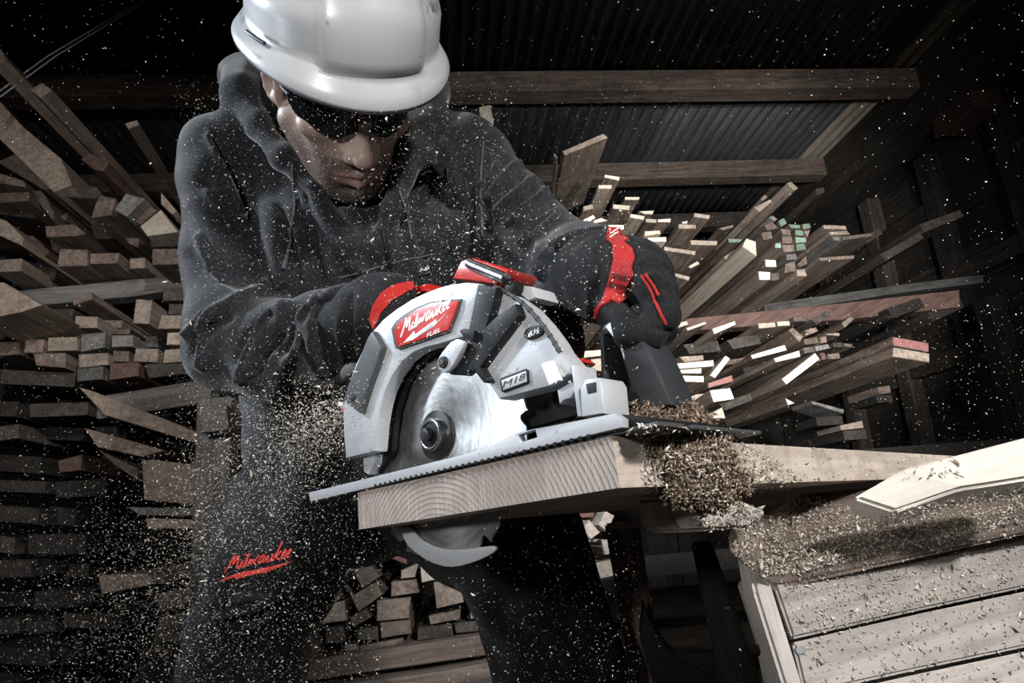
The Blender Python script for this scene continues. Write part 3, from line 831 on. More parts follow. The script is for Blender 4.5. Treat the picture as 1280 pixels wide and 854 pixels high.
# end board closing the beams on the left, and a dark top board behind
e = [FR(934, 682), FR(960, 713), FR(1010, 873), FR(1026, 948), FR(1006, 948), FR(984, 868), FR(944, 740)]
n = nrm(np.cross(e[2] - e[1], e[0] - e[1])); n = n if n @ (CAM - e[0]) > 0 else -n
slab('end_board', e, n, .02, MAT['bench'], bench, axis=e[3] - e[1])
pp = FR(1000, 813); bm = bmesh.new(); tube_bm(bm, [pp - LN * .002, pp + nrm(CAM - pp) * .003], .0035, 8)
link('bolt', bm_mesh('bolt', bm), MAT['steel'], bench)
zt = P(1000, 655, .62)[2]
top = [P(905, 664, .60), P(962, 706, .625), P(1330, 632, .70), P(1330, 585, .86), P(1000, 618, .80)]
slab('top_board', top, UP, .02, MAT['brown'], bench, axis=top[2] - top[1])
# legs and shade panel in the dark below
for q, d, m, nm in (('757 664 800 660 832 870 792 870', .95, 'brown', 'leg'), ('866 690 893 688 960 880 905 880', .85, 'shaded_wood', 'leg'), ('716 700 740 696 775 870 745 870', 1.1, 'dark', 'leg')):
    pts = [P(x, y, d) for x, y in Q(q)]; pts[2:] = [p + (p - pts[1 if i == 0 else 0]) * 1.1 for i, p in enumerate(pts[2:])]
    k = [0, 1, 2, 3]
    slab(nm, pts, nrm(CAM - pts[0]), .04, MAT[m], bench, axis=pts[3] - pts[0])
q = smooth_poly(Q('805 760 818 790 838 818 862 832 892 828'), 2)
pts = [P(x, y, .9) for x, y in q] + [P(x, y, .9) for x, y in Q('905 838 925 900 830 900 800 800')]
slab('curved_shade', pts, nrm(CAM - pts[0]), .03, MAT['black_rubber'], bench, axis=pts[-2] - pts[0])  # black panel added to stand for the curved edge of shade

pts = [P(833, 622, .55), P(900, 615, .57), P(960, 640, .585), P(940, 660, .58), P(850, 666, .555), P(842, 655, .552)]
slab('support_board', pts, nrm(CAM - pts[0]), .05, MAT['bench'], bench, axis=pts[1] - pts[0])

# two whitish planks lying on the bench, right
pts = [P(1066, 622, .60), P(1130, 585, .60), P(1330, 533, .60), P(1330, 592, .58), P(1200, 612, .585), P(1120, 640, .59)]
MAT['bright'] = wood('bright_planed_wood', (.90, .86, .79), (.72, .64, .54), .22)
slab('plank', pts, nrm(nrm(CAM - pts[0]) + UP * .4), .03, MAT['bright'], None, 'whitish nail-pocked plank lying along the bench at far right', 'plank', axis=pts[2] - pts[0])

# ================================================================== THE CIRCULAR SAW
LFi = np.array(LF.inverted())


def S(px, py, n):
    """Local (x along the cut, z up) of a photo pixel on the upright plane n metres in front of the sawn end."""
    p = on_plane(px, py, LA + LN * n, LN); q = LFi @ np.append(p, 1); return (q[0], q[2])


def W3(px, py, n): return on_plane(px, py, LA + LN * n, LN)


def c1(s): return [(380 + x / 2.512, 300 + y / 2.512) for x, y in Q(s)]
def c3(s): return [(390 + x / 2.756, 310 + y / 2.755) for x, y in Q(s)]


def disc(name, cx, cz, r, y0, y1, mat, parent, n=40, bevel=.0006, inner=None):
    o = [(cx + r * math.cos(a), cz + r * math.sin(a)) for a in np.linspace(0, 2 * math.pi, n, endpoint=False)]
    h = None if inner is None else [(cx + inner * math.cos(a), cz + inner * math.sin(a)) for a in np.linspace(0, 2 * math.pi, n, endpoint=False)]
    return link(name, prism(name, o, y0, y1, bevel, h), mat, parent, LF)


def cast_mat(name, col, rough=.45, metal=.30):
    k = N(name, rough, metal, .5); v = k.obj()
    c = k.mix(k.noise(v, 25, 5, .65), tuple(x * .72 for x in col), col)
    d = k.ramp(k.noise(v, 170, 4, .7), [(.62, (0, 0, 0)), (.75, (.8, .8, .8))])
    c = k.mix(d, c, tuple(x * .35 for x in col)); k.color(c)
    k.bump(k.noise(v, 600, 2), .12, .0006); return k.m


def blade_mat(cx, cz):
    k = N('brushed_blade_steel', .30, .92); v = k.obj()
    sx = k.n('ShaderNodeSeparateXYZ'); k.l(v, sx.inputs[0])
    dx = k.math('SUBTRACT', sx.outputs[0], cx); dz = k.math('SUBTRACT', sx.outputs[2], cz)
    r = k.math('SQRT', k.math('ADD', k.math('MULTIPLY', dx, dx), k.math('MULTIPLY', dz, dz)))
    cb = k.n('ShaderNodeCombineXYZ'); k.l(k.math('MULTIPLY', r, 1.0), cb.inputs[0])
    nz = k.noise(cb.outputs[0], 420, 4, .7)
    a = k.math('ARCTAN2', dz, dx)
    cb2 = k.n('ShaderNodeCombineXYZ'); k.l(k.math('MULTIPLY', r, 60), cb2.inputs[0]); k.l(a, cb2.inputs[1])
    g = k.noise(cb2.outputs[0], 3.2, 4, .6)
    k.color(k.mix(k.ramp(g, [(.4, (0, 0, 0)), (.7, (1, 1, 1))]), k.ramp(nz, [(.3, (.42, .43, .45)), (.6, (.74, .75, .77))]), (.36, .35, .34)))
    k.b.inputs['Anisotropic'].default_value = .8
    tg = k.n('ShaderNodeCombineXYZ'); k.l(k.math('MULTIPLY', dz, -1), tg.inputs[0]); k.l(dx, tg.inputs[2])
    vt = k.n('ShaderNodeVectorTransform', vector_type='VECTOR', convert_from='OBJECT', convert_to='WORLD'); k.l(tg.outputs[0], vt.inputs[0])
    vn = k.n('ShaderNodeVectorMath', operation='NORMALIZE'); k.l(vt.outputs[0], vn.inputs[0]); k.l(vn.outputs[0], k.b.inputs['Tangent'])
    k.bump(nz, .10, .0006); return k.m


MAT['cast'] = cast_mat('cast_magnesium', (.58, .60, .63)); MAT['cast_dark'] = cast_mat('scuffed_grey_casting', (.085, .09, .095), .5, .3)
saw = empty('circular_saw', lum(.16, -.04), 'red and silver cordless circular saw cutting the thick plank', 'saw')


def part(name, px, n0, n1, mat, parent=saw, bevel=.0012, hole=None, sm=0, label=None):
    pts = smooth_poly(px + [px[0]], sm)[:-1] if sm else px
    o = link(name, prism(name, [S(x, y, n0) for x, y in pts], -n0, -n1, bevel, None if hole is None else [S(x, y, n0) for x, y in hole]), mat, parent, LF)
    if label: o['label'] = label
    return o


# shoe
shoe = part('shoe', c1('14 794 560 660 600 640 660 606 975 545 1000 562 1000 588 20 822'), .004, -.003, MAT['cast'], hole=c1('672 613 726 595 732 620 680 636'))
xs0, xs1 = S(388, 622, 0)[0], S(815, 512, 0)[0]
bm = bmesh.new(); box_bm(bm, (xs0 + .004, .0035, .0006), (xs1, .036, .0034), .0006); box_bm(bm, (xs0 + .004, .046, .0006), (xs1, .15, .0034), .0006)
link('base_plate', bm_mesh('base_plate', bm), MAT['cast_dark'], saw, LF)
bm = bmesh.new()
for t in np.linspace(.30, .93, 34):
    a = np.array(S(387, 626, .003)) * (1 - t) + np.array(S(778, 535, .003)) * t
    box_bm(bm, (a[0] - .0012, -.0044, a[1] - .0016), (a[0] + .0012, -.003, a[1] + .0008))
link('shoe_ribs', bm_mesh('shoe_ribs', bm), MAT['black_plastic'], shoe, LF)
part('shoe_front', c1('978 546 1085 560 1092 578 1000 590'), -.004, -.10, MAT['black_plastic'])

# blade
BN = -.0402
bx, bz = S(547, 544, BN)
tx, tz = S(566, 706, BN); BR = math.hypot(tx - bx, tz - bz)
MAT['blade'] = blade_mat(bx, bz)
teeth = []
NT = 24
for i in range(NT):
    a = 2 * math.pi * i / NT; s = 2 * math.pi / NT
    for da, r in ((0, 1.0), (.06, .985), (.55, .972), (.72, .93), (.80, .918), (.90, .925), (.97, .97)):
        teeth.append((bx + BR * r * math.cos(a + s * da), bz + BR * r * math.sin(a + s * da)))
bore = [(bx + .008 * math.cos(a), bz + .008 * math.sin(a)) for a in np.linspace(0, 2 * math.pi, 24, endpoint=False)]
link('blade', prism('blade', teeth, -BN, -BN + .0018, 0, bore), MAT['blade'], saw, LF)['label'] = 'round toothed brushed steel blade'
disc('blade_flange', bx, bz, .0225, -BN - .0030, -BN - .0002, plain('dark_flange', (.10, .10, .105), .35, .9), saw)
disc('flange_ring', bx, bz, .0150, -BN - .0100, -BN - .0032, MAT['chrome'], saw, 40, .0008, .0112)
disc('arbor_washer', bx, bz, .0110, -BN - .0090, -BN - .0033, MAT['black_plastic'], saw)
hx = [(bx + .0062 * math.cos(a), bz + .0062 * math.sin(a)) for a in np.linspace(.3, 2 * math.pi + .3, 6, endpoint=False)]
nut = link('arbor_bolt', prism('arbor_bolt', hx, -BN - .0160, -BN - .0092, .0008), plain('dark_steel', (.12, .12, .125), .35, .9), saw, LF)
disc('bolt_socket', bx, bz, .0028, -BN - .0164, -BN - .0161, MAT['black_print'], nut, 16, 0)

# shell behind the blade
arch_out = c3('115 725 108 640 106 560 118 490 150 400 205 290 245 245 290 210 340 178 380 158 430 138 480 124 530 118 577 122')
rim = c1('600 150 640 168 690 202 735 252 775 308 800 350 840 398')
part('guard_shell', c3('125 715 115 640 112 560 124 490 156 400 210 295 250 250 295 215 345 183 385 163 435 143 480 129 530 123 577 126') + rim + c1('862 548 600 620 300 688 190 738'), -.056, -.064, MAT['black_plastic'])
ug = part('upper_guard', arch_out + c3('562 200 540 290 525 305 500 312 440 330 390 342 350 358 310 390 275 440 250 495 235 550 225 610 217 700'), -.010, -.025, MAT['cast'], bevel=.0025, label='silver upper guard')
part('guard_rib', c3('206 286 238 340 225 390 195 470 163 570 105 527 125 470 155 400 190 310'), -.003, -.012, MAT['cast_dark'], ug, .002)
x, z = S(*c3('140 515')[0], -.002); disc('screw', x, z, .0032, .001, .004, MAT['black_print'], ug, 16)
part('guard_tip', c3('175 722 216 712 213 745 192 781 178 770'), -.022, -.05, MAT['cast'])
part('lower_guard', c3('440 330 370 352 310 400 262 480 238 570 225 640 218 715 180 772 188 783 228 778 258 730 275 700 280 640 292 560 322 465 370 395 410 362 450 345'), -.031, -.037, MAT['black_plastic'], bevel=.0006)
lg = part('lower_guard', Q('500 656 503 672 512 686 536 703 560 710 580 707 605 698 620 689 620 682 600 684 575 688 548 686 524 674 512 658'), -.0395 + .004, -.0395 + .001, MAT['cast'], label='silver lower guard below the plank', sm=1)
# cover on the right
cov = part('guard_cover', c1('552 402 600 335 650 262 605 238 565 275 598 155 640 170 690 205 735 255 775 310 797 348 838 395 830 420 785 455 610 500 575 445'), -.012, -.034, MAT['cast'], bevel=.003, label='silver guard cover with a numbered badge')
bm = bmesh.new()
rp = [W3(*q, -.0105) for q in smooth_poly(c1('598 148 640 166 692 201 738 252 778 308 803 352'), 2)]
tube_bm(bm, rp, .0017, 8)
for i in range(1, len(rp) - 1, 2): tube_bm(bm, [rp[i] - (rp[i + 1] - rp[i]) * .22, rp[i] + (rp[i + 1] - rp[i]) * .22], .0022, 8)
link('guard_rim', bm_mesh('guard_rim', bm, 60), MAT['cast_dark'], cov)
lev = part('guard_lever', c1('545 140 604 148 592 205 568 275 608 236 662 200 674 236 640 282 592 345 552 400 577 442 562 448 530 405 505 425 455 422 470 380 512 300'), -.003, -.0118, MAT['black_plastic'], bevel=.0015, label='black guard lever')
arm = part('lever_arm', c1('418 388 424 362 470 308 506 318 500 335 462 402 446 418 428 414'), .003, -.0028, MAT['cast'], saw, .0015, sm=1)
x, z = S(*c1('438 384')[0], .004); disc('screw', x, z, .0050, -.0055, -.003, MAT['black_plastic'], arm, 20); disc('screw', x, z, .0024, -.0062, -.0056, MAT['cast_dark'], arm, 6, 0)
part('lever_clip', c1('487 285 500 277 535 285 528 318 500 306'), .0015, -.003, MAT['black_plastic'])
part('lock_tab', c1('742 388 775 378 803 440 768 458'), -.007, -.0118, MAT['white_print'], cov, .0015)
kn = part('depth_window', c1('688 298 694 280 722 268 748 270 752 282 744 300 716 312 694 312'), -.0095, -.0118, MAT['black_plastic'], cov, .0008, sm=1)

# badges and lettering
bf = part('name_plate_frame', c3('300 350 285 345 272 278 288 252 312 232 355 205 400 186 455 178 512 175 502 215 472 290'), -.0072, -.0098, MAT['cast_dark'], ug, .001)
fr = part('name_plate', c3('300 341 292 332 282 284 296 258 322 238 360 212 404 193 455 184 504 182 494 215 468 282'), -.0060, -.0071, MAT['red_plastic'], saw, .0005, label='red name plate with white script lettering')


def lettering(name, word, o, dx, dy, n, half, mat, parent, bolt=None):
    """White script on the plane n: o = baseline start in px, dx = whole word's run, dy = one em up, both as px vectors."""
    st, adv = script_strokes(word); bm = bmesh.new(); nn = [LN] * 400
    for s in st:
        pts = smooth_poly(s, 2)
        w3 = [W3(o[0] + dx[0] * a / adv + dy[0] * b, o[1] + dx[1] * a / adv + dy[1] * b, n) for a, b in pts]
        ribbon(bm, w3, nn, half, .0004)
    if bolt:
        f = [bm.verts.new(W3(x, y, n + .0004)) for x, y in bolt]; bm.faces.new(f)
        g = [bm.verts.new(W3(x, y, n - .0002)) for x, y in bolt]
        for i in range(len(f)): bm.faces.new((f[i], g[i], g[(i + 1) % len(f)], f[(i + 1) % len(f)]))
    bmesh.ops.triangulate(bm, faces=[q for q in bm.faces if len(q.verts) > 4])
    o2 = link(name, bm_mesh(name, bm), mat, parent); return o2


LP = lambda t: [(480 + x / 8.54, 350 + y / 8.54) for x, y in Q(t)]
lettering('lettering', 'Milwaukee', LP('188 600')[0], (60, -34), (4.9, -30), -.0060, .00085, MAT['white_print'], fr, LP('210 668 325 540 330 582 556 418 560 452 690 335 522 502 514 472 310 638'))


def flat_text(name, s, cpx, rpx, upx, n, mat, parent, bold=.01):
    """Straight lettering on plane n: centre px, vector px of the text's whole width, vector px of one cap height."""
    me = text_mesh(name, s, 1.0, .02, 0, bold)
    co = np.zeros(len(me.vertices) * 3); me.vertices.foreach_get('co', co); co = co.reshape(-1, 3)
    w = np.ptp(co[:, 0]); h = np.ptp(co[:, 1]); cx, cy = (co[:, 0].max() + co[:, 0].min()) / 2, (co[:, 1].max() + co[:, 1].min()) / 2
    out = [W3(cpx[0] + rpx[0] * (a - cx) / w + upx[0] * (b - cy) / h, cpx[1] + rpx[1] * (a - cx) / w + upx[1] * (b - cy) / h, n + (0.0003 if c > 0 else -.0003)) for a, b, c in co]
    me.vertices.foreach_set('co', np.array(out).ravel()); me.update()
    return link(name, me, mat, parent)


flat_text('lettering', 'FUEL', c3('420 291')[0], (17, -8), (1.5, -6), -.0060, MAT['white_print'], fr)
part('badge_frame', c1('614 438 620 432 695 404 702 408 705 446 700 452 628 479 620 476'), -.0100, -.0119, MAT['black_plastic'], cov, .0006)
part('badge', c1('619 441 696 411 699 445 625 472'), -.0094, -.0099, MAT['cast'], cov, .0003)
flat_text('lettering', 'M18', c1('660 441')[0], (27, -11), (2.2, -8.5), -.0094, MAT['black_print'], cov, 0)
flat_text('lettering', '6\u00bd', c1('722 290')[0], (14, -6), (2, -8), -.0094, MAT['white_print'], cov, .02)

# motor, top handle, rear handle, dust port, front bracket
x, z = S(628, 425, -.1)
disc('motor_housing', x, z, .050, .064, .17, MAT['black_plastic'], saw, 40, .006)
part('top_handle', c1('463 122 490 65 520 53 560 66 642 92 626 118 600 140 540 130'), -.022, -.060, MAT['red_plastic'], saw, .004, label='red top of the handle')
bm = bmesh.new(); tube_bm(bm, [W3(*q, -.018) for q in c1('518 72 530 80 600 108 634 122')], [.0045, .0048, .0050, .0050], 14)
link('hang_hook', bm_mesh('hang_hook', bm, 50), MAT['steel'], saw)
x, z = S(*c1('650 147')[0], -.02); disc('screw', x, z, .0052, .018, .03, MAT['black_plastic'], saw, 20)
part('handle_clamp', c1('664 140 712 146 726 180 702 190 672 166'), -.03, -.06, MAT['cast'], saw, .002)
part('rear_handle', c1('197 252 215 210 245 165 268 152 300 158 382 135 376 160 340 171 300 180 258 202 226 238 206 302'), -.062, -.10, MAT['red_plastic'], saw, .004, label='red rear handle top')
part('handle_grip', c1('208 292 226 240 262 203 345 174 332 202 282 232 242 292 225 310'), -.058, -.11, MAT['grey_plastic'], saw, .004)
bm = bmesh.new(); tube_bm(bm, [W3(*q, -.055) for q in c1('172 378 140 398 105 418')], [.012, .012, .0125], 20)
dp = link('dust_port', bm_mesh('dust_port', bm, 50), MAT['cast'], saw)
bm = bmesh.new(); tube_bm(bm, [W3(*q, -.055) for q in c1('108 416 100 420 60 444 52 448')], [.0125, .0165, .0165, .013], 24)
link('port_cap', bm_mesh('port_cap', bm, 50), MAT['cast_dark'], dp)
part('work_light', c1('108 508 132 512 134 540 116 534'), -.03, -.05, MAT['red_plastic'], saw, .001)
part('light_lens', c1('106 508 120 510 122 524 108 522'), -.026, -.03, MAT['white_print'], saw, .0006)
part('bracket_post', c1('838 394 852 393 871 552 858 556'), -.006, -.03, MAT['cast'], saw, .001)
part('bracket_block', c1('866 470 882 438 920 432 932 450 940 545 870 556'), -.004, -.035, MAT['cast'], saw, .002)
part('bracket_slot', c1('884 452 916 446 918 478 890 484'), -.0035, -.006, MAT['grey_plastic'], saw, .0005)
part('fence_screw', c1('795 472 838 446 852 470 836 496 816 502 802 516'), -.012, -.03, MAT['cast'], saw, .001)
br = part('front_bracket', c1('926 300 938 270 962 250 1004 246 1045 290 1080 340 1120 430 1152 518 1000 538 942 542 932 486'), -.056, -.092, MAT['grey_plastic'], saw, .003, hole=c1('940 300 955 292 985 330 1024 462 1016 480 948 446'), label='dark grey front handle bracket')
part('lit_bracket_facet', c1('946 272 966 256 994 262 1004 374 990 330'), -.0545, -.0558, MAT['cast'], br, .0003)  # pale sliver: the lit slant of the grey bracket put in as colour
x, z = S(*c1('976 520')[0], -.054); disc('screw', x, z, .0034, .052, .057, MAT['black_print'], br, 14)
kc = W3(797, 404, -.075)
bm = bmesh.new(); tube_bm(bm, [kc - LN * t for t in (-.004, -.0015, .004, .010, .014, .04)], [.009, .0145, .0165, .0160, .0115, .0115], 24)
link('front_knob', bm_mesh('front_knob', bm, 50), MAT['black_rubber'], saw)
bm = bmesh.new()
for q in ('548 400', '560 430'): pass
box_bm(bm, (.10, .07, .004), (.26, .13, .03), .004)
link('gear_case', bm_mesh('gear_case', bm), MAT['black_plastic'], saw, LF)
part('height_lever', c1('836 380 850 368 868 382 856 392'), -.04, -.06, MAT['red_plastic'], saw, .001)

# ================================================================== THE MAN
RT, UPc = R_WC[:, 0], R_WC[:, 1]
TO = nrm(CAM - P(440, 165, 1))
RCAM = np.stack([RT, UPc, R_WC[:, 2]], 1)


def head_axes(pitch, yaw, roll):
    a, b, c = map(math.radians, (pitch, yaw, roll))
    up = nrm(UPc - TO * (UPc @ TO)); rt = nrm(RT - TO * (RT @ TO) - up * (RT @ up))
    y = math.cos(a) * TO - math.sin(a) * up; z = math.cos(a) * up + math.sin(a) * TO
    y2 = math.cos(b) * y + math.sin(b) * rt; x2 = math.cos(b) * rt - math.sin(b) * y
    def rot(v):                                                    # clockwise in the picture
        cu, cr = v @ up, v @ rt
        return TO * (v @ TO) + up * (cu * math.cos(c) - cr * math.sin(c)) + rt * (cr * math.cos(c) + cu * math.sin(c))
    return rot(x2), rot(y2), rot(z)


HX, HY, HZ = head_axes(32, 17, 4); HS = 1.0
HO = P(455, 146, .80) - HS * (.096 * HY + .012 * HZ)
HR = np.stack([HX, HY, HZ], 1)


def H(x, y, z): return HO + HS * (x * HX + y * HY + z * HZ)
def Hloc(p): return ((p - HO) @ HR) / HS


def skin_mat():
    k = N('weathered_skin', .48, 0, .5); v = k.obj()
    at = k.n('ShaderNodeAttribute', attribute_name='beard')
    c = k.mix(k.noise(v, 38, 5, .6), (.27, .185, .15), (.45, .33, .28))
    st = k.noise(v, 520, 2, .7)
    fac = k.math('MULTIPLY', at.outputs['Fac'], k.ramp(st, [(.38, (.45, .45, .45)), (.56, (1, 1, 1))]))
    k.color(k.mix(fac, c, (.03, .024, .022)))
    at2 = k.n('ShaderNodeAttribute', attribute_name='lips')
    k.color(k.mix(k.math('MULTIPLY', at2.outputs['Fac'], .8), k.t.links[[l.to_socket.name == 'Base Color' for l in k.t.links].index(True)].from_socket, (.22, .10, .085)))
    k.b.inputs['Subsurface Weight'].default_value = .08; k.b.inputs['Subsurface Radius'].default_value = (.01, .004, .002)
    k.bump(k.noise(v, 420, 4, .7), .25, .0008); return k.m


def cloth_mat(name, a, b, rough=.9, weave=700, sheen=.25):
    k = N(name, rough, 0, .15); v = k.obj()
    n1 = k.noise(v, weave, 3, .7); n2 = k.noise(v, 26, 5, .65)
    c = k.mix(k.ramp(n1, [(.35, (0, 0, 0)), (.68, (1, 1, 1))]), a, b)
    c = k.mix(k.ramp(n2, [(.35, (0, 0, 0)), (.75, (.7, .7, .7))]), c, tuple(x * .6 for x in a)); k.color(c)
    k.b.inputs['Sheen Weight'].default_value = sheen; k.b.inputs['Sheen Roughness'].default_value = .45
    k.bump(n1, .45, .0012); return k.m


MAT['skin'] = skin_mat()
MAT['fleece'] = cloth_mat('charcoal_fleece', (.006, .0066, .0078), (.032, .0352, .041), .9, 330)
MAT['canvas'] = cloth_mat('black_canvas', (.004, .0044, .005), (.010, .011, .0125), .8, 900, .03)
MAT['knit'] = cloth_mat('black_glove_knit', (.006, .006, .007), (.022, .023, .025), .75, 520, .05)
MAT['glove_red'] = cloth_mat('red_glove_panel', (.36, .014, .012), (.55, .03, .024), .6, 600, .1)

# ---- skin: one continuous figure
b = Sculpt(ramp_axis([(-.48, -.22, .007), (-.22, .06, .0018), (.06, .42, .007)]), ramp_axis([(.50, .62, .007), (.62, .95, .0018), (.95, 1.40, .008)]), ramp_axis([(0.0, .80, .009), (.80, 1.22, .0018), (1.22, 1.26, .006)]))
def he(x, y, z, rx, ry, rz, k=.012, cut=False): b.ell(H(x, y, z), np.array([rx, ry, rz]) * HS, HR, k, cut)
def hc(a, c, ra, rc, k=.008, cut=False): b.cone(H(*a), H(*c), ra * HS, rc * HS, k, cut)


he(0, -.015, .045, .074, .095, .085)
he(0, .035, -.015, .060, .058, .085, .02)
hc((-.058, .005, -.045), (-.020, .060, -.100), .023, .026, .02); hc((.058, .005, -.045), (.020, .060, -.100), .023, .026, .02)
he(0, .076, -.108, .026, .020, .018, .012)
for s in (-1, 1):
    he(s * .047, .060, -.018, .023, .021, .017, .014)                      # cheekbone
    hc((s * .040, .058, -.03), (s * .030, .070, -.085), .013, .012, .016)
    hc((s * .044, .066, .024), (s * .012, .088, .021), .009, .010, .018)   # brow
    he(s * .032, .092, .002, .016, .014, .012, .008, True)                 # socket
    he(s * .031, .076, .002, .0145, .0145, .0135, .003)                    # eyeball under its lid
    hc((s * .019, .083, -.0085), (s * .044, .077, -.007), .004, .004, .006)
    he(s * .0145, .096, -.0415, .0080, .0125, .0085, .007)                 # nostril wing
    he(s * .0062, .1035, -.0475, .0038, .0055, .003, .003, True)
    hc((s * .021, .093, -.040), (s * .038, .078, -.074), .0040, .0035, .004, True)   # smile fold
    ec = lambda u, w, o=0: (s * (.0765 + .42 * u + o), -.006 - .88 * u, -.002 + w)   # ear: u backwards and out, w up
    hc(ec(-.004, .010), ec(-.002, -.016), .0100, .0075, .006)
    for k_ in range(9):
        a0, a1 = [math.radians(165 - 30 * (k_ + e)) for e in (0, 1)]
        hc(ec(.009 + .0165 * math.cos(a0), .004 + .029 * math.sin(a0), .002), ec(.009 + .0165 * math.cos(a1), .004 + .029 * math.sin(a1), .002), .0042, .0042, .003)
    he(*ec(.009, .004), .0052, .014, .026, .004)
    hc(ec(-.002, -.026), ec(.006, -.026), .0062, .0058, .005)                  # lobe
    hc(ec(.004, .010, .006), ec(.004, -.008, .006), .0055, .0065, .003, True)   # hollow
hc((0, .074, .012), (0, .090, -.036), .0140, .0180, .012)                  # nose sides
hc((0, .088, .016), (0, .111, -.030), .0070, .0095, .010)                  # nose ridge
he(0, .113, -.0385, .0125, .0110, .0100, .007)
he(0, .080, -.068, .038, .017, .022, .014)                                 # muzzle
hc((-.029, .084, -.0720), (0, .0985, -.0675), .0040, .0062, .004); hc((.029, .084, -.0720), (0, .0985, -.0675), .0040, .0062, .004)
hc((-.025, .083, -.0800), (0, .0960, -.0825), .0042, .0075, .004); hc((.025, .083, -.0800), (0, .0960, -.0825), .0042, .0075, .004)
hc((-.032, .091, -.0755), (0, .1045, -.0742), .0020, .0026, .002, True); hc((.032, .091, -.0755), (0, .1045, -.0742), .0020, .0026, .002, True)
he(0, .094, -.0935, .018, .007, .0045, .006, True)
nb = P(440, 250, 1.02)
b.chain([(H(0, -.03, -.03), .058), (H(0, -.045, -.10), .056), (nb + TO * -.03, .052)], .02)
b.chain([(nb + TO * -.05, .06), (P(432, 330, 1.08), .09), (P(430, 450, 1.10), .105), (P(430, 575, 1.14), .11)], .03)
b.chain([(nb + TO * -.03, .045), (P(290, 222, 1.03), .034), (P(288, 330, .97), .036), (P(300, 432, .915), .036), (P(425, 413, .79), .027), (P(480, 390, .75), .03)], .02)
b.chain([(nb + TO * -.03, .045), (P(582, 222, 1.03), .034), (P(648, 282, .955), .036), (P(698, 335, .87), .036), (P(748, 348, .70), .027), (P(790, 360, .64), .03)], .02)
KL, KR = P(350, 700, .87), P(655, 692, .85)
AL, AR = np.array([-.37, 1.12, .07]), np.array([.16, 1.08, .07])
SL, SR = P(306, 830, .95), P(697, 830, .90)
b.chain([(P(395, 590, 1.10), .07), (KL, .05), (SL, .045), (AL, .035), (AL + [0, -.16, -.03], .032)], .02)
b.chain([(P(500, 600, 1.12), .07), (KR, .05), (SR, .045), (AR, .035), (AR + [.02, -.16, -.03], .032)], .02)
p, q = b.mesh(1)
person = link('person', mesh_np('person', p, q, True), MAT['skin'])
tag(person, 'man in white hard hat and charcoal hoodie bending over the saw', 'person')
L = Hloc(p)
g = lambda v, c, s: np.exp(-((v - c) / s) ** 2)
x, y, z = L.T
jaw = 1 / (1 + np.exp((z + .052 + .30 * np.abs(x) * 0 - .35 * np.maximum(0, np.abs(x) - .03)) / .007)) * (y > -.02) * (z > -.16)
up_lip = g(z, -.060, .009) * np.clip((.046 - np.abs(x)) / .014, 0, 1) * (y > .06)
beard = np.clip(jaw * .9 + up_lip * .95 + g(z, -.094, .006) * g(x, 0, .012) * (y > .07) * .8 + g(z, -.112, .016) * (np.abs(x) < .035) * (y > .03) * .35, 0, 1)
lips = np.clip(g(z, -.0745, .0085) * np.clip((.033 - np.abs(x)) / .010, 0, 1) * (y > .078), 0, 1)
beard *= 1 - np.clip(lips * 1.3, 0, .95)
for nm, val in (('beard', beard), ('lips', lips)):
    at = person.data.attributes.new(nm, 'FLOAT', 'POINT'); at.data.foreach_set('value', val.astype(np.float32))


def wear(name, p, q, mat, label=None, parent=person):
    o = link(name, mesh_np(name, p, q, True), mat, parent)
    if label: o['label'] = label
    return o


# ---- hooded sweatshirt
h = Sculpt(ramp_axis([(-.50, .36, .0036)]), ramp_axis([(.58, 1.30, .0040)]), ramp_axis([(.58, 1.24, .0036)]))
h.chain([(P(432, 250, 1.03), .115), (P(432, 330, 1.05), .150), (P(430, 450, 1.10), .150), (P(428, 545, 1.12), .155)], .05)
h.cone(P(300, 200, 1.03), P(570, 205, 1.03), .072, .070, .05)
h.chain([(P(278, 202, 1.0), .062), (P(286, 330, .965), .058), (P(298, 428, .91), .064)], .03)
h.chain([(P(298, 428, .91), .064), (P(350, 440, .855), .058), (P(412, 418, .80), .047), (P(436, 410, .78), .043)], .03)
h.chain([(P(588, 205, 1.0), .062), (P(646, 278, .95), .056), (P(692, 330, .87), .054)], .03)
h.chain([(P(692, 330, .87), .054), (P(728, 342, .765), .049), (P(745, 342, .72), .046)], .03)
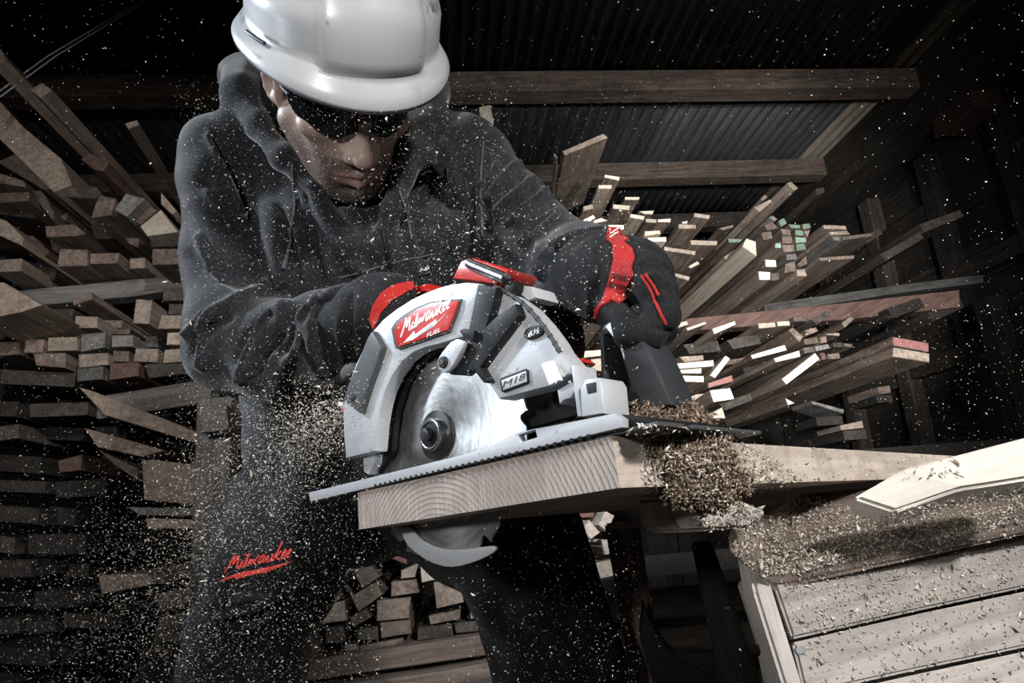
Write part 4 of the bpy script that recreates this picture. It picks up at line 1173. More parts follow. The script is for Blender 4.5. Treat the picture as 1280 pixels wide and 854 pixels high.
# the hood lying round the neck, with its opening edges
h.ell(H(0, .0, -.045), (.092, .092, .11), HR, .01, True)
h.ell(H(-.008, .03, -.085), (.070, .075, .070), HR, .012, True)
h.chain([(P(302, 118, .97), .020), (P(326, 158, .935), .018), (P(356, 198, .905), .016), (P(394, 242, .885), .014), (P(434, 304, .88), .011)], .012)
h.chain([(P(540, 158, .985), .020), (P(522, 192, .95), .017), (P(505, 224, .92), .015), (P(490, 264, .89), .013), (P(478, 304, .885), .010)], .012)
h.chain([(P(300, 122, .97), .030), (P(318, 100, 1.08), .050), (P(430, 84, 1.14), .055), (P(520, 112, 1.10), .050), (P(538, 160, .985), .026)], .02)
h.chain([(P(392, 300, .93), .040), (P(480, 335, .935), .040)], .05)
h.chain([(P(500, 330, .99), .075), (P(600, 318, .97), .05)], .04)
p, q = h.mesh(2)
FOLDS = [
 ([(250, 300), (262, 340), (290, 372)], 6, .007), ([(262, 240), (284, 262), (316, 280)], 7, .006), ([(254, 226), (276, 250), (312, 268)], 5, -.006), ([(322, 470), (330, 446), (350, 420)], 4, -.007), ([(386, 440), (376, 424), (372, 402)], 4, -.006), ([(398, 464), (384, 440)], 5, .006),
 ([(400, 300), (414, 340), (418, 372)], 6, .006), ([(350, 262), (366, 310), (372, 352)], 5, -.006), ([(440, 330), (470, 352), (500, 356)], 7, .006), ([(520, 290), (532, 318), (540, 345)], 6, -.006), ([(570, 250), (588, 288), (590, 322)], 6, -.006), ([(556, 180), (568, 214), (574, 250)], 6, .005), ([(620, 206), (606, 232)], 4, .006), ([(676, 300), (668, 322), (676, 346)], 5, .006), ([(706, 300), (700, 322), (704, 350)], 4, .006),
 ([(256, 452), (266, 415), (290, 388), (318, 372)], 9, .012), ([(306, 470), (318, 440), (336, 408), (362, 384)], 9, .013), ([(374, 415), (386, 393), (404, 376), (428, 366)], 8, .010), ([(412, 462), (394, 432), (386, 404)], 7, .010),
 ([(340, 490), (356, 455), (372, 430)], 8, .008), ([(237, 418), (262, 396), (292, 378), (335, 356)], 7, .010), ([(244, 440), (262, 412), (285, 395)], 6, -.008), ([(300, 450), (312, 420), (335, 392)], 5, -.007), ([(352, 440), (362, 410), (380, 388)], 6, -.008),
 ([(262, 172), (278, 200), (294, 232), (309, 274)], 5, .006), ([(270, 172), (288, 205), (304, 238), (318, 276)], 6, -.006), ([(240, 260), (270, 300), (310, 330)], 14, .006), ([(236, 320), (270, 345), (320, 350)], 10, -.006), ([(330, 240), (345, 300), (352, 350)], 12, .008), ([(375, 245), (392, 300), (396, 350)], 11, -.007),
 ([(612, 250), (626, 230), (640, 212), (650, 205)], 6, .009), ([(622, 268), (644, 244), (664, 228)], 6, .009), ([(646, 276), (664, 256), (680, 242)], 6, .010), ([(664, 298), (686, 278), (710, 260)], 7, .010), ([(630, 240), (652, 222)], 4, -.006), ([(640, 262), (668, 238)], 4, -.007), ([(656, 288), (690, 258)], 4, -.007),
 ([(604, 178), (600, 228), (603, 295)], 4, .005), ([(611, 180), (608, 228), (611, 290)], 5, -.005), ([(694, 308), (722, 298), (756, 293)], 6, .008), ([(690, 322), (720, 314), (748, 312)], 6, -.006),
 ([(545, 256), (562, 284), (566, 310)], 9, .008), ([(495, 218), (504, 260), (514, 302)], 5, .006), ([(540, 200), (575, 240), (580, 300)], 12, .006),
]
n = normals(p, q); x, y, d = proj(p)
p = p + n * (.0016 * np.sin(x * .071 + y * .043 + 2 * np.sin(y * .031)) + .0014 * np.sin(x * .033 - y * .083))[:, None]
p = crease(p, q, [(a, w, 1.4 * e) for a, w, e in FOLDS])
p = relax(p, q, .3)
hoodie = wear('hoodie', p, q, MAT['fleece'], 'charcoal grey fleece hoodie')
HP, HQ = p, q

from mathutils.bvhtree import BVHTree


class Drape:
    """Lays strokes and patches on a sculpted surface."""
    def __init__(s, p, q): s.p, s.q = p, q; s.t = BVHTree.FromPolygons([tuple(v) for v in p], [tuple(map(int, f)) for f in q])
    def at(s, px, py):
        r = ray(px, py); hit = s.t.ray_cast(Vector(CAM), Vector(nrm(r)))
        if hit[0] is None: return None
        n = np.array(hit[1]); n = n if n @ (CAM - np.array(hit[0])) > 0 else -n
        return np.array(hit[0]), n


def patch(name, p, q, poly, lift, mat, parent, label=None, step=3.0):
    """A raised panel: a pixel outline cut into small cells, laid on the near side of a sculpted surface and given a thickness."""
    dr_ = Drape(p, q); bm = bmesh.new()
    den = []
    for (ax, ay), (cx_, cy_) in zip(poly, poly[1:] + poly[:1]):
        k = max(1, int(math.hypot(cx_ - ax, cy_ - ay) / step)); den += [(ax + (cx_ - ax) * i / k, ay + (cy_ - ay) * i / k) for i in range(k)]
    bm.faces.new([bm.verts.new((a, c, 0)) for a, c in den])
    bmesh.ops.triangulate(bm, faces=bm.faces[:])
    for ax in (0, 1):
        lo, hi = min(d[ax] for d in den), max(d[ax] for d in den); t = lo + step
        while t < hi:
            co = Vector((t, 0, 0) if ax == 0 else (0, t, 0)); no = Vector((1, 0, 0) if ax == 0 else (0, 1, 0))
            bmesh.ops.bisect_plane(bm, geom=bm.verts[:] + bm.edges[:] + bm.faces[:], plane_co=co, plane_no=no); t += step
    bad = []; nn = {}
    for v in bm.verts:
        r = dr_.at(v.co.x, v.co.y)
        if r is None: bad.append(v)
        else: v.co = Vector(r[0] + r[1] * lift); nn[v] = Vector(r[1])
    bmesh.ops.delete(bm, geom=[f for f in bm.faces if any(v in bad for v in f.verts) or max(e.calc_length() for e in f.edges) > .010], context='FACES')
    bmesh.ops.delete(bm, geom=[v for v in bm.verts if not v.link_faces], context='VERTS')
    seen = {}; best = []
    for f in bm.faces:                                             # keep the one connected panel
        if f in seen: continue
        grp = [f]; seen[f] = 1
        for g_ in grp:
            for e in g_.edges:
                for k_ in e.link_faces:
                    if k_ not in seen: seen[k_] = 1; grp.append(k_)
        if len(grp) > len(best): best = grp
    keep = set(best); bmesh.ops.delete(bm, geom=[f for f in bm.faces if f not in keep], context='FACES')
    bmesh.ops.delete(bm, geom=[v for v in bm.verts if not v.link_faces], context='VERTS')
    fs = bm.faces[:]; edge = [e for e in bm.edges if len(e.link_faces) == 1]
    low = {v: bm.verts.new(v.co - nn[v] * lift * 1.2) for v in list(bm.verts)}
    for f in fs: bm.faces.new([low[v] for v in reversed(f.verts)])
    for e in edge: bm.faces.new((e.verts[0], e.verts[1], low[e.verts[1]], low[e.verts[0]]))
    o = link(name, bm_mesh(name, bm, 60), mat, parent)
    if label: o['label'] = label
    return o


dr = Drape(HP, HQ)


def cord(name, pts, r, mat, parent, lift, dr):
    out = []
    for x, y in smooth_poly(pts, 2):
        hh = dr.at(x, y)
        if hh: out.append(hh[0] + hh[1] * lift)
    bm = bmesh.new(); tube_bm(bm, out, r, 8)
    return link(name, bm_mesh(name, bm, 60), mat, parent)


MAT['cord'] = cloth_mat('grey_cord', (.05, .053, .06), (.12, .125, .14), .9, 900)
cord('drawstring', [(366, 206), (370, 245), (366, 285), (357, 328)], .0017, MAT['cord'], hoodie, .002, dr)
cord('drawstring_tip', [(357, 326), (355, 336)], .0028, MAT['cord'], hoodie, .002, dr)
cord('seam', [(424, 348), (460, 338), (500, 326), (545, 318)], .0012, MAT['cord'], hoodie, .0004, dr)
cord('drawstring', [(500, 240), (508, 266), (515, 300)], .0015, MAT['cord'], hoodie, .002, dr)
cord('zipper', [(478, 288), (482, 310), (492, 352)], .0022, MAT['black_rubber'], hoodie, .001, dr)
cord('seam', [(262, 172), (278, 200), (294, 232), (309, 274)], .0013, MAT['cord'], hoodie, .0004, dr)
cord('seam', [(604, 178), (600, 228), (603, 295)], .0013, MAT['cord'], hoodie, .0004, dr)
patch('label_tag', HP, HQ, Q('520 332 537 327 540 341 522 346'), .002, MAT['black_print'], hoodie, 'small black woven tag on the chest')
a = dr.at(530, 336.5)
bm = bmesh.new()
for s in ([(524, 339.5), (526, 335.5), (528, 338)], [(529, 338.5), (531, 334.5), (533, 337.5)], [(534, 337), (536, 333.5)]):
    pts = [dr.at(*s_) for s_ in s]; ribbon(bm, [a_[0] for a_ in pts], [a_[1] for a_ in pts], .0006, .0026)
link('tag_print', bm_mesh('tag_print', bm), MAT['white_print'], hoodie)

# ---- trousers
t = Sculpt(ramp_axis([(-.48, .34, .0042)]), ramp_axis([(.72, 1.36, .005)]), ramp_axis([(.10, .82, .0042)]))
t.chain([(P(428, 545, 1.13), .140), (P(435, 600, 1.14), .145)], .03)
t.chain([(P(400, 585, 1.09), .105), (P(362, 650, .95), .088), (KL, .080)], .03); t.chain([(KL, .080), (P(312, 800, .93), .078), (SL, .077), (AL + [0, 0, .06], .075)], .03)
t.chain([(P(500, 600, 1.11), .105), (P(600, 650, .95), .088), (KR, .078)], .03); t.chain([(KR, .078), (P(688, 800, .885), .080), (SR, .080), (AR + [0, 0, .06], .075)], .03)
p, q = t.mesh(2)
n = normals(p, q); x, y, d = proj(p)
p = p + n * (.002 * np.sin(x * .05 - y * .06 + 2 * np.sin(x * .02)) + .0015 * np.sin(x * .09 + y * .03))[:, None]
p = crease(p, q, [([(258, 752), (283, 768), (320, 761), (340, 748)], 5, .009), ([(300, 750), (340, 747), (376, 734)], 5, .007), ([(298, 789), (334, 771)], 6, .008),
                  ([(262, 762), (300, 778), (330, 772)], 5, -.007), ([(610, 700), (660, 712), (715, 690)], 7, .007), ([(640, 760), (690, 790), (720, 850)], 9, .007), ([(600, 670), (650, 680), (710, 660)], 6, .006), ([(650, 740), (700, 750)], 7, -.006)])
trousers = wear('trousers', p, q, MAT['canvas'], 'black work trousers with red script on the thigh')
dt = Drape(p, q)


def stitched(word, o, dx, dy, half, lift, mat, dr, parent, name='lettering'):
    st, adv = script_strokes(word); bm = bmesh.new()
    for s in st:
        pts = [dr.at(o[0] + dx[0] * a / adv + dy[0] * c, o[1] + dx[1] * a / adv + dy[1] * c) for a, c in smooth_poly(s, 2)]
        pts = [a for a in pts if a]
        if len(pts) > 1: ribbon(bm, [a[0] for a in pts], [a[1] for a in pts], half, lift)
    return bm, name, mat, parent


bm, *_ = stitched('Milwaukee', (283, 715), (79, -17), (10, -28), .0008, .0016, None, dt, None)
BT = lambda t: [(260 + x / 10.67, 670 + y / 10.67) for x, y in Q(t)]
top = BT('150 605 350 510 470 480 640 450 850 400 1000 370 1130 330'); bot = BT('152 608 360 545 382 575 600 515 790 480 960 412 1131 332')
for i in range(6):
    quad = [dt.at(*top[i]), dt.at(*top[i + 1]), dt.at(*bot[i + 1]), dt.at(*bot[i])]
    if all(quad): bm.faces.new([bm.verts.new(a[0] + a[1] * .0018) for a in quad])
link('lettering', bm_mesh('lettering', bm), MAT['red_thread'], trousers)['label'] = 'red stitched script on the thigh'

# ---- gloves
def finger(s, pts, r0, r1, k=.005):
    m = len(pts) - 1
    for i in range(m): s.cone(pts[i], pts[i + 1], r0 + (r1 - r0) * i / m, r0 + (r1 - r0) * (i + 1) / m, k)


g1 = Sculpt(ramp_axis([(-.02, .26, .0021)]), ramp_axis([(.44, .84, .0026)]), ramp_axis([(.58, .86, .0021)]))
g1.chain([(P(735, 345, .755), .0465), (P(748, 346, .69), .0440), (P(764, 350, .635), .040)], .012)          # cuff
g1.chain([(P(764, 350, .635), .039), (P(786, 350, .595), .035), (P(798, 348, .572), .029)], .016)           # palm and back of the hand
for i in range(4):                                                                                          # fingers curl round the knob, index nearest
    e = (0, .019, .038, .055)[i]; k_ = (0, -2, -3, 0)[i]
    finger(g1, [P(*a_, d_ + e) for a_, d_ in (((802 + k_, 338 + k_), .555), ((823, 366 + k_), .530), ((828, 396), .518), ((810, 420), .512), ((784, 420), .512))], .0165, .0105, .004)
finger(g1, [P(766, 372, .590), P(766, 392, .552), P(780, 406, .524)], .0150, .0115, .006)                   # thumb
p, q = g1.mesh(1)
p = crease(p, q, [([(742, 300), (738, 345), (735, 395)], 4, .003), ([(752, 300), (748, 345), (744, 400)], 4, -.003), ([(800, 318), (822, 350), (834, 380)], 5, .002), ([(812, 408), (824, 412), (838, 414)], 2.2, -.0025), ([(806, 372), (822, 376), (840, 378)], 2.4, -.0025), ([(800, 330), (812, 322), (826, 330)], 4, .003), ([(806, 350), (818, 344), (832, 356)], 4, .003)])
glove = wear('work_glove', p, q, MAT['knit'], 'black glove with a red strap, on the front knob')
G1 = Drape(p, q)
patch('red_panel', p, q, Q('758 291 770 288 776 294 786 300 779 303 791 312 794 322 790 334 792 345 782 366 783 374 774 380 764 376 752 384 744 402 738 412 730 410 740 394 754 376 762 352 768 326 766 306 758 299'), .0018, MAT['glove_red'], glove, 'red strap across the glove')
for pts in ([(803, 346), (814, 362), (822, 384), (832, 406)], [(808, 344), (818, 358), (824, 370)]): cord('piping', pts, .0011, MAT['glove_red'], glove, .0008, G1)


def drape_text(s, cpx, rpx, upx, dr, mat, parent, lift=.0024):
    me = text_mesh('lettering', s, 1.0, .02, 0, 0)
    co = np.zeros(len(me.vertices) * 3); me.vertices.foreach_get('co', co); co = co.reshape(-1, 3)
    w = np.ptp(co[:, 0]); hh = np.ptp(co[:, 1]); cx, cy = (co[:, 0].max() + co[:, 0].min()) / 2, (co[:, 1].max() + co[:, 1].min()) / 2
    out = []; last = P(*cpx, .65)
    for a, c, e in co:
        r = dr.at(cpx[0] + rpx[0] * (a - cx) / w + upx[0] * (c - cy) / hh, cpx[1] + rpx[1] * (a - cx) / w + upx[1] * (c - cy) / hh)
        if r: last = r[0] + r[1] * (lift if e > 0 else lift - .0008)
        out.append(last)
    me.vertices.foreach_set('co', np.array(out).ravel()); me.update()
    return link('lettering', me, mat, parent)


drape_text('SMART', (778, 347), (22, 5), (2.5, -7), G1, MAT['black_print'], glove)
drape_text('SWIPE', (774, 358), (23, 5), (2.5, -7), G1, MAT['black_print'], glove)
p0 = G1.at(768, 297)
if p0:
    o = slab('pull_tab', [p0[0] + p0[1] * .004 + RT * a + UPc * c for a, c in ((-.0065, -.006), (.0065, -.007), (.0068, .0055), (-.005, .0065))], p0[1], .004, MAT['glove_red'], glove, axis=RT, bevel=.0012)
    bm = bmesh.new(); ce = p0[0] + p0[1] * .0046
    for s in ([(-.003, .0035), (-.0022, -.0005), (.0004, .0012), (.0045, .0040)], [(-.003, -.0038), (.0045, .0008)]):
        ribbon(bm, [ce + RT * a + UPc * c for a, c in s], [p0[1]] * len(s), .0008, .0004)
    link('tab_logo', bm_mesh('tab_logo', bm), MAT['white_print'], glove)

g2 = Sculpt(ramp_axis([(-.26, -.02, .0024)]), ramp_axis([(.54, .90, .0028)]), ramp_axis([(.62, .86, .0024)]))
g2.chain([(P(422, 412, .80), .0445), (P(446, 405, .765), .040)], .012); g2.chain([(P(446, 405, .765), .040), (P(476, 392, .735), .040), (P(496, 384, .72), .034)], .02)
for i, (dx_, dd) in enumerate(((0, 0), (-5, .02), (-10, .04), (-14, .058))):
    finger(g2, [P(500 + dx_, 372, .715 + dd), P(530 + dx_, 374, .700 + dd), P(540 + dx_, 392, .690 + dd), P(528 + dx_, 408, .690 + dd)], .0165, .012, .006)
finger(g2, [P(462, 400, .72), P(490, 412, .695), P(512, 408, .68)], .016, .013, .008)
p, q = g2.mesh(1)
p = crease(p, q, [([(428, 370), (424, 410), (430, 450)], 5, .004), ([(440, 370), (437, 405), (442, 440)], 4, -.003)])
glove2 = wear('work_glove', p, q, MAT['knit'], 'black glove with red knuckles, behind the guard')
patch('red_panel', p, q, Q('462 400 466 384 476 368 490 358 506 354 532 352 532 362 512 364 490 376 476 392 468 412'), .0018, MAT['glove_red'], glove2, 'red knuckle strap of the glove')

# ---- safety glasses
gm = N('smoked_lens', .06, 0, .6); gm.color((.006, .006, .007)); GL = gm.m
gl = bpy.data.objects.new('safety_glasses', None); COL.objects.link(gl); gl.empty_display_size = .03
gl.matrix_world = Matrix.Translation(Vector(H(0, .09, .005))); bpy.context.view_layer.update()
gl.parent = person; gl.matrix_parent_inverse = person.matrix_world.inverted(); gl['label'] = 'dark wraparound safety glasses'


def wrap(a, z, off=0):
    return H((.073 + off) * math.sin(a), .028 + (.073 + off) * math.cos(a) - .002 * abs(z) / .02, z)


for s in (-1, 1):
    v = []; m, k = 18, 8
    for layer in (0, .0022):
        for i in range(m + 1):
            a = s * math.radians(6 + 76 * i / m)
            e = i / m; zt = .0235 - .006 * e ** 2; zb = -.020 + .016 * e ** 1.6 + .012 * math.exp(-(i / 2.6) ** 2)
            for j in range(k + 1): v.append(wrap(a, zb + (zt - zb) * j / k, layer + .001 * math.sin(math.pi * j / k)))
    w = k + 1; nl = (m + 1) * w; f = []
    for i in range(m):
        for j in range(k):
            a_ = i * w + j; f.append((a_, a_ + 1, a_ + w + 1, a_ + w)); f.append((nl + a_, nl + a_ + w, nl + a_ + w + 1, nl + a_ + 1))
    for i in range(m):
        for j in (0, k): a_ = i * w + j; f.append((a_, a_ + w, nl + a_ + w, nl + a_))
    for j in range(k):
        for i in (0, m): a_ = i * w + j; f.append((a_, nl + a_, nl + a_ + 1, a_ + 1))
    link('lens', mesh_np('lens', v, f, True), GL, gl)
    bm = bmesh.new(); tube_bm(bm, [wrap(s * math.radians(80), .008, .001), H(s * .078, .025, .008), H(s * .081, -.008, .014), H(s * .079, -.030, .004)], [.004, .003, .0025, .002], 8)
    link('temple_arm', bm_mesh('temple_arm', bm, 60), MAT['black_plastic'], gl)
bm = bmesh.new(); tube_bm(bm, [wrap(math.radians(-8), .010, .001), wrap(0, .014, .002), wrap(math.radians(8), .010, .001)], [.005, .004, .005], 10)
link('nose_bridge', bm_mesh('nose_bridge', bm, 60), GL, gl)
bm = bmesh.new()
tube_bm(bm, [wrap(math.radians(a), .0235 - .006 * ((abs(a) - 6) / 76 if abs(a) > 6 else 0) ** 2, .0015) for a in range(-80, 81, 8)], .0026, 8)
link('brow_bar', bm_mesh('brow_bar', bm, 60), MAT['black_plastic'], gl)


# ---- hard hat
def hat_mat():
    k = N('scuffed_white_helmet', .30, 0, .5); v = k.obj()
    c = k.mix(k.noise(v, 7, 5, .6), (.37, .38, .40), (.48, .485, .495))
    d = k.ramp(k.noise(v, 75, 3, .55), [(.70, (0, 0, 0)), (.735, (.7, .7, .7))])
    c = k.mix(d, c, (.22, .19, .16))
    mp = k.n('ShaderNodeMapping'); mp.inputs['Scale'].default_value = (1, .2, 1); mp.inputs['Rotation'].default_value = (.3, .2, .8); k.l(v, mp.inputs[0])
    s = k.ramp(k.noise(mp.outputs[0], 60, 4, .7), [(.60, (0, 0, 0)), (.75, (.35, .35, .35))]); c = k.mix(s, c, (.40, .39, .38))
    at = k.n('ShaderNodeAttribute', attribute_name='scrape')
    k.color(k.mix(k.math('MULTIPLY', at.outputs['Fac'], k.ramp(k.noise(v, 140, 4, .7), [(.42, (0, 0, 0)), (.55, (1, 1, 1))])), c, (.08, .055, .04)))
    k.bump(k.noise(v, 300, 3), .08, .0006); return k.m


TILT = math.radians(7)
def hat(x, y, z):
    y2 = y * math.cos(TILT) - z * math.sin(TILT); z2 = y * math.sin(TILT) + z * math.cos(TILT)
    return H(x, y2 - .012, z2 + .068)


NA, prof = 160, []
for i in range(26): prof.append(('dome', math.pi / 2 * i / 25))
prof += [('b', .0), ('b', .3), ('b', .65), ('b', 1.0), ('t', 1.0), ('t', .6), ('t', .2)]
v = []; scr = []
for kind, t_ in prof:
    for j in range(NA):
        a = 2 * math.pi * j / NA; ca, sa = math.cos(a), math.sin(a)       # a = 0 to his left, pi/2 to the front
        front = max(0, sa) ** 2.2; side = abs(ca) ** 3
        if kind == 'dome':
            r = math.sin(t_) ** .96; x, y, z = .105 * r * ca, .140 * r * sa, .128 * math.cos(t_) ** .92 if t_ < math.pi / 2 - 1e-6 else 0
            ridge = .5 * (math.tanh((.052 - abs(x)) / .0035) + 1) * .0045 * min(1, 2.4 * math.sin(t_)) * (1 if y > -.09 else .5)
            gut = math.exp(-((t_ - 1.28) / .09) ** 2) * (.006 * side)         # rain gutter swell at the sides
            lower = .5 * (math.tanh((t_ - 1.13 - .2 * (1 - front)) / .06) + 1) * .0032   # step where the brow band begins
            L_ = math.sqrt((x / .105) ** 2 + (y / .140) ** 2 + (z / .128) ** 2) + 1e-9; nx, ny, nz = x / .105, y / .140, z / .128
            s_ = ridge + gut + lower; v.append(hat(x + nx * s_, y + ny * s_, z + nz * s_))
        else:
            w_ = .008 + .012 * front + .005 * side
            o_ = .0055 + (.006 * side * math.exp(-((math.pi / 2 - 1.28) / .09) ** 2))
            drop = .016 * t_ + .012 * front * t_ ** 1.2 + .003
            x, y = (.105 + o_ + w_ * t_) * ca, (.140 + o_ + w_ * t_) * sa
            v.append(hat(x, y, -drop - (.0032 if kind == 't' else 0)))
f = []
for i in range(len(prof) - 1):
    for j in range(NA):
        if i == 0 and False: continue
        f.append((i * NA + j, (i + 1) * NA + j, (i + 1) * NA + (j + 1) % NA, i * NA + (j + 1) % NA))
me = mesh_np('hard_hat', v, f, True)
hathat = link('hard_hat', me, hat_mat(), person); hathat['label'] = 'scuffed white hard hat'
px_, py_, _d = proj(np.array(v)); 
sc_ = np.clip(np.exp(-(((px_ - 541) / 9) ** 2 + ((py_ - 10) / 14) ** 2)) + .8 * np.exp(-(((px_ - 306) / 5) ** 2 + ((py_ - 20) / 10) ** 2)) + .5 * np.exp(-(((px_ - 520) / 3.5) ** 2 + ((py_ - 114) / 3) ** 2)), 0, 1)
at = me.attributes.new('scrape', 'FLOAT', 'POINT'); at.data.foreach_set('value', sc_.astype(np.float32))
mm = hathat.modifiers.new('thick', 'SOLIDIFY'); mm.thickness = .002; mm.offset = -1
bm = bmesh.new()                                                        # slot for an ear-muff clip, and the liner band
tube_bm(bm, [hat(-.1215 * math.cos(a), -.0 + .149 * math.sin(a), .004) for a in np.linspace(.30, .55, 5)], .0022, 8)
link('accessory_slot', bm_mesh('accessory_slot', bm, 60), MAT['grey_plastic'], hathat)
bm = bmesh.new()
tube_bm(bm, [hat(.084 * math.cos(a), .006 + .104 * math.sin(a), -.004) for a in np.linspace(0, 2 * math.pi, 41)], .007, 8, False)
link('liner_band', bm_mesh('liner_band', bm, 60), MAT['black_rubber'], hathat)
# short dark hair at the temples under the hat
bm = bmesh.new()
for s in (-1, 1):
    for i in range(260):
        a = random.uniform(-.050, .020); z0 = random.uniform(-.006, .040) + .3 * min(0, a); bx_ = s * (.0742 - .10 * max(0, a - .0))
        p0 = H(bx_, a, z0); tube_bm(bm, [p0, H(bx_ + s * .0012, a - .003, z0 - .006), H(bx_ + s * .0010, a - .006, z0 - .012)], [.0006, .0005, .0002], 3)
link('hair', bm_mesh('hair', bm, 60), plain('dark_hair', (.018, .014, .012), .5), person)['label'] = 'short dark hair at the temples'

# ================================================================== SAWDUST
def dust_mat(name, a, b):
    k = N(name, .9, 0, .1); oi = k.n('ShaderNodeNewGeometry')
    k.color(k.mix(oi.outputs['Random Per Island'], a, b)); return k.m


MAT['chips'] = dust_mat('sawdust_chips', (.42, .36, .30), (.85, .79, .70))
MAT['shavings'] = dust_mat('brown_shavings', (.11, .075, .055), (.46, .36, .28))


def chips(name, pos, size, mat, label, cat, long=1.6, nrmv=None, flat=.4):
    """Thousands of splinters, each a tiny solid tetrahedron with its own size and turn."""
    n = len(pos); base = np.array([[-1, -.5, -.3], [1, -.4, -.3], [0, .8, -.3], [.1, 0, .6]]) * np.array([long, 1, flat])
    qn = RNG.normal(size=(n, 4)); qn /= np.linalg.norm(qn, axis=1)[:, None]
    w, x, y, z = qn.T
    Rm = np.stack([np.stack([1 - 2 * (y * y + z * z), 2 * (x * y - z * w), 2 * (x * z + y * w)], -1), np.stack([2 * (x * y + z * w), 1 - 2 * (x * x + z * z), 2 * (y * z - x * w)], -1), np.stack([2 * (x * z - y * w), 2 * (y * z + x * w), 1 - 2 * (x * x + y * y)], -1)], 1)
    v = pos[:, None, :] + np.einsum('nij,kj->nki', Rm, base) * np.asarray(size)[:, None, None]
    f = (np.arange(n)[:, None, None] * 4 + np.array([[0, 2, 1], [0, 1, 3], [1, 2, 3], [2, 0, 3]])[None]).reshape(-1, 3)
    me = bpy.data.meshes.new(name); me.vertices.add(n * 4); me.vertices.foreach_set('co', v.reshape(-1).astype(np.float32))
    me.loops.add(len(f) * 3); me.loops.foreach_set('vertex_index', f.reshape(-1).astype(np.int32))
    me.polygons.add(len(f)); me.polygons.foreach_set('loop_start', np.arange(0, len(f) * 3, 3, dtype=np.int32)); me.update(calc_edges=True)
    o = link(name, me, mat); return tag(o, label, cat, None, 'stuff')


def cloud(n, a, b, s0, s1, bias=1.0):
    t = RNG.random(n) ** bias; a, b = np.asarray(a), np.asarray(b)
    return a + (b - a) * t[:, None] + RNG.normal(size=(n, 3)) * (s0 + (s1 - s0) * t)[:, None]


def haze(n, x0, x1, y0, y1, d0, d1):
    return np.array([P(x, y, d) for x, y, d in zip(RNG.uniform(x0, x1, n), RNG.uniform(y0, y1, n), RNG.uniform(d0, d1, n))])


cl = [cloud(3800, P(425, 515, .60), P(345, 560, .66), .010, .034), cloud(4600, P(360, 560, .66), P(250, 720, .80), .030, .075), cloud(9000, P(280, 690, .76), P(150, 850, .92), .060, .120, .8),
      haze(3200, -60, 1340, -60, 900, .5, 1.7), haze(3600, 230, 640, 120, 480, .55, .84), haze(4200, 220, 480, 480, 860, .55, .82), haze(1500, 480, 800, 250, 480, .40, .62), haze(2400, -40, 260, 420, 870, .7, 1.8), haze(1200, 560, 800, 640, 870, .5, .8), haze(900, 880, 1300, 380, 560, .6, 2)]
pos = np.concatenate(cl); sz = np.exp(RNG.normal(-7.68, .42, len(pos))); sz[RNG.random(len(pos)) < .004] *= 3.2
fine = np.concatenate([haze(9000, 220, 860, 100, 480, .5, .86), haze(6000, 220, 800, 480, 860, .55, .85), haze(4000, -40, 1320, -40, 900, .5, 1.4), cloud(6000, P(300, 650, .74), P(130, 840, .95), .06, .13)])
pos = np.concatenate([pos, fine]); sz = np.concatenate([sz, np.exp(RNG.normal(-8.35, .35, len(fine)))])
chips('airborne_sawdust', pos, sz, MAT['chips'], 'pale sawdust flying from the blade and hanging in the air', 'sawdust')

# the heap beside the cut: a lumpy core and a skin of shavings
hp = Sculpt(ramp_axis([(-.02, .50, .004)]), ramp_axis([(.36, .80, .004)]), ramp_axis([(.48, .68, .004)]))
for u, n_, w, r in ((LW - .012, -.060, .008, .018), (LW - .008, -.078, .012, .024), (LW - .004, -.092, .002, .026), (LW + .004, -.060, -.014, .015), (LW + .006, -.078, -.016, .021), (LW + .007, -.097, -.018, .022), (LW + .004, -.070, -.036, .014), (LW + .008, -.092, -.036, .016), (LW + .006, -.112, -.026, .014), (LW - .035, -.075, .004, .022), (LW - .022, -.050, .006, .014), (LW - .02, -.11, .006, .018), (LW + .008, -.122, -.034, .012), (LW + .010, -.135, -.036, .009), (LW + .006, -.104, -.044, .010)):
    hp.ell(lum(u, n_, w), (r, r, r * .8), None, .012)
p, q = hp.mesh(2); n = normals(p, q)
p = p + n * (RNG.normal(size=len(p)) * .0012)[:, None]
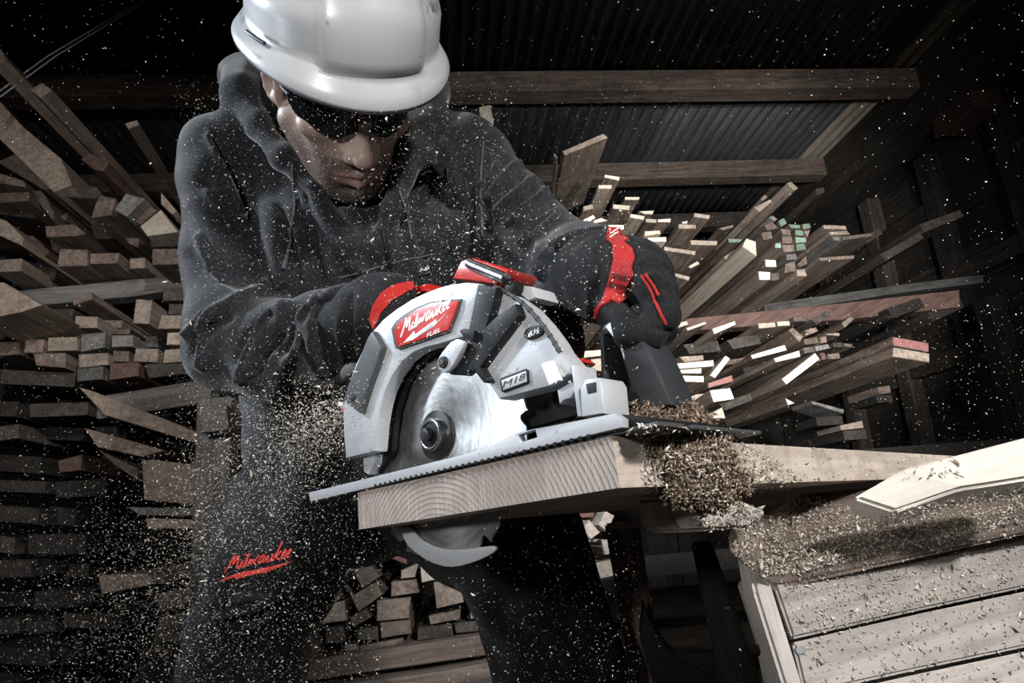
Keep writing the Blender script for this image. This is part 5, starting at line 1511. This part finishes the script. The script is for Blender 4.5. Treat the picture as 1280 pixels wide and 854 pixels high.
heap = link('sawdust_heap', mesh_np('sawdust_heap', p, q, True), MAT['shavings'])
tag(heap, 'brown heap of sawdust spilling over the plank beside the saw', 'sawdust', None, 'stuff')
ix = RNG.integers(0, len(p), 9000)
o = chips('heap_shavings', p[ix] + n[ix] * RNG.uniform(-.001, .004, 9000)[:, None], np.exp(RNG.normal(-6.85, .38, 9000)), MAT['shavings'], None, None, 2.0)
o.parent = heap

# chips thrown along the bench, settled on whatever lies there
bpy.context.view_layer.update(); dg = bpy.context.evaluated_depsgraph_get()
ok_names = ('timber_plank', 'support_board', 'top_board', 'beam', 'end_board', 'plank', 'sawdust_heap', 'shoe_front', 'base_plate')


def settle(n, poly, lift, smin):
    out = []; xs_ = [a for a, b_ in poly]; ys_ = [b_ for a, b_ in poly]
    while n > 0:
        n -= 1; x, y = random.uniform(min(xs_), max(xs_)), random.uniform(min(ys_), max(ys_))
        ins = False
        for (ax, ay), (bx_, by_) in zip(poly, poly[1:] + poly[:1]):
            if (ay > y) != (by_ > y) and x < (bx_ - ax) * (y - ay) / ((by_ - ay) or 1e-9) + ax: ins = not ins
        if not ins: continue
        hit = C.ray_cast(dg, Vector(CAM), Vector(nrm(ray(x, y))))
        if hit[0] and (hit[1] - Vector(CAM)).length < 1.7 and hit[4].name.split('.')[0] in ok_names: out.append(np.array(hit[1]) + np.array(hit[2]) * random.uniform(0, lift))
    return out


pts = settle(9000, Q('880 590 950 585 1010 620 1080 645 1180 625 1290 600 1290 650 1150 680 1000 715 950 720 900 680 860 640'), .004, 1) + settle(2600, Q('960 690 1290 630 1290 720 1000 800'), .002, 1) + settle(900, Q('980 780 1290 720 1290 860 1020 860'), .002, 1) + settle(2600, Q('800 530 930 540 1000 600 930 640 800 620'), .003, 1) + settle(500, Q('760 535 1200 535 1200 600 900 600'), .002, 1)
pts = np.array(pts)
chips('settled_sawdust', pts, np.exp(RNG.normal(-6.95, .42, len(pts))), MAT['chips'], 'sawdust and splinters strewn along the bench top and beams', 'sawdust', 1.9)
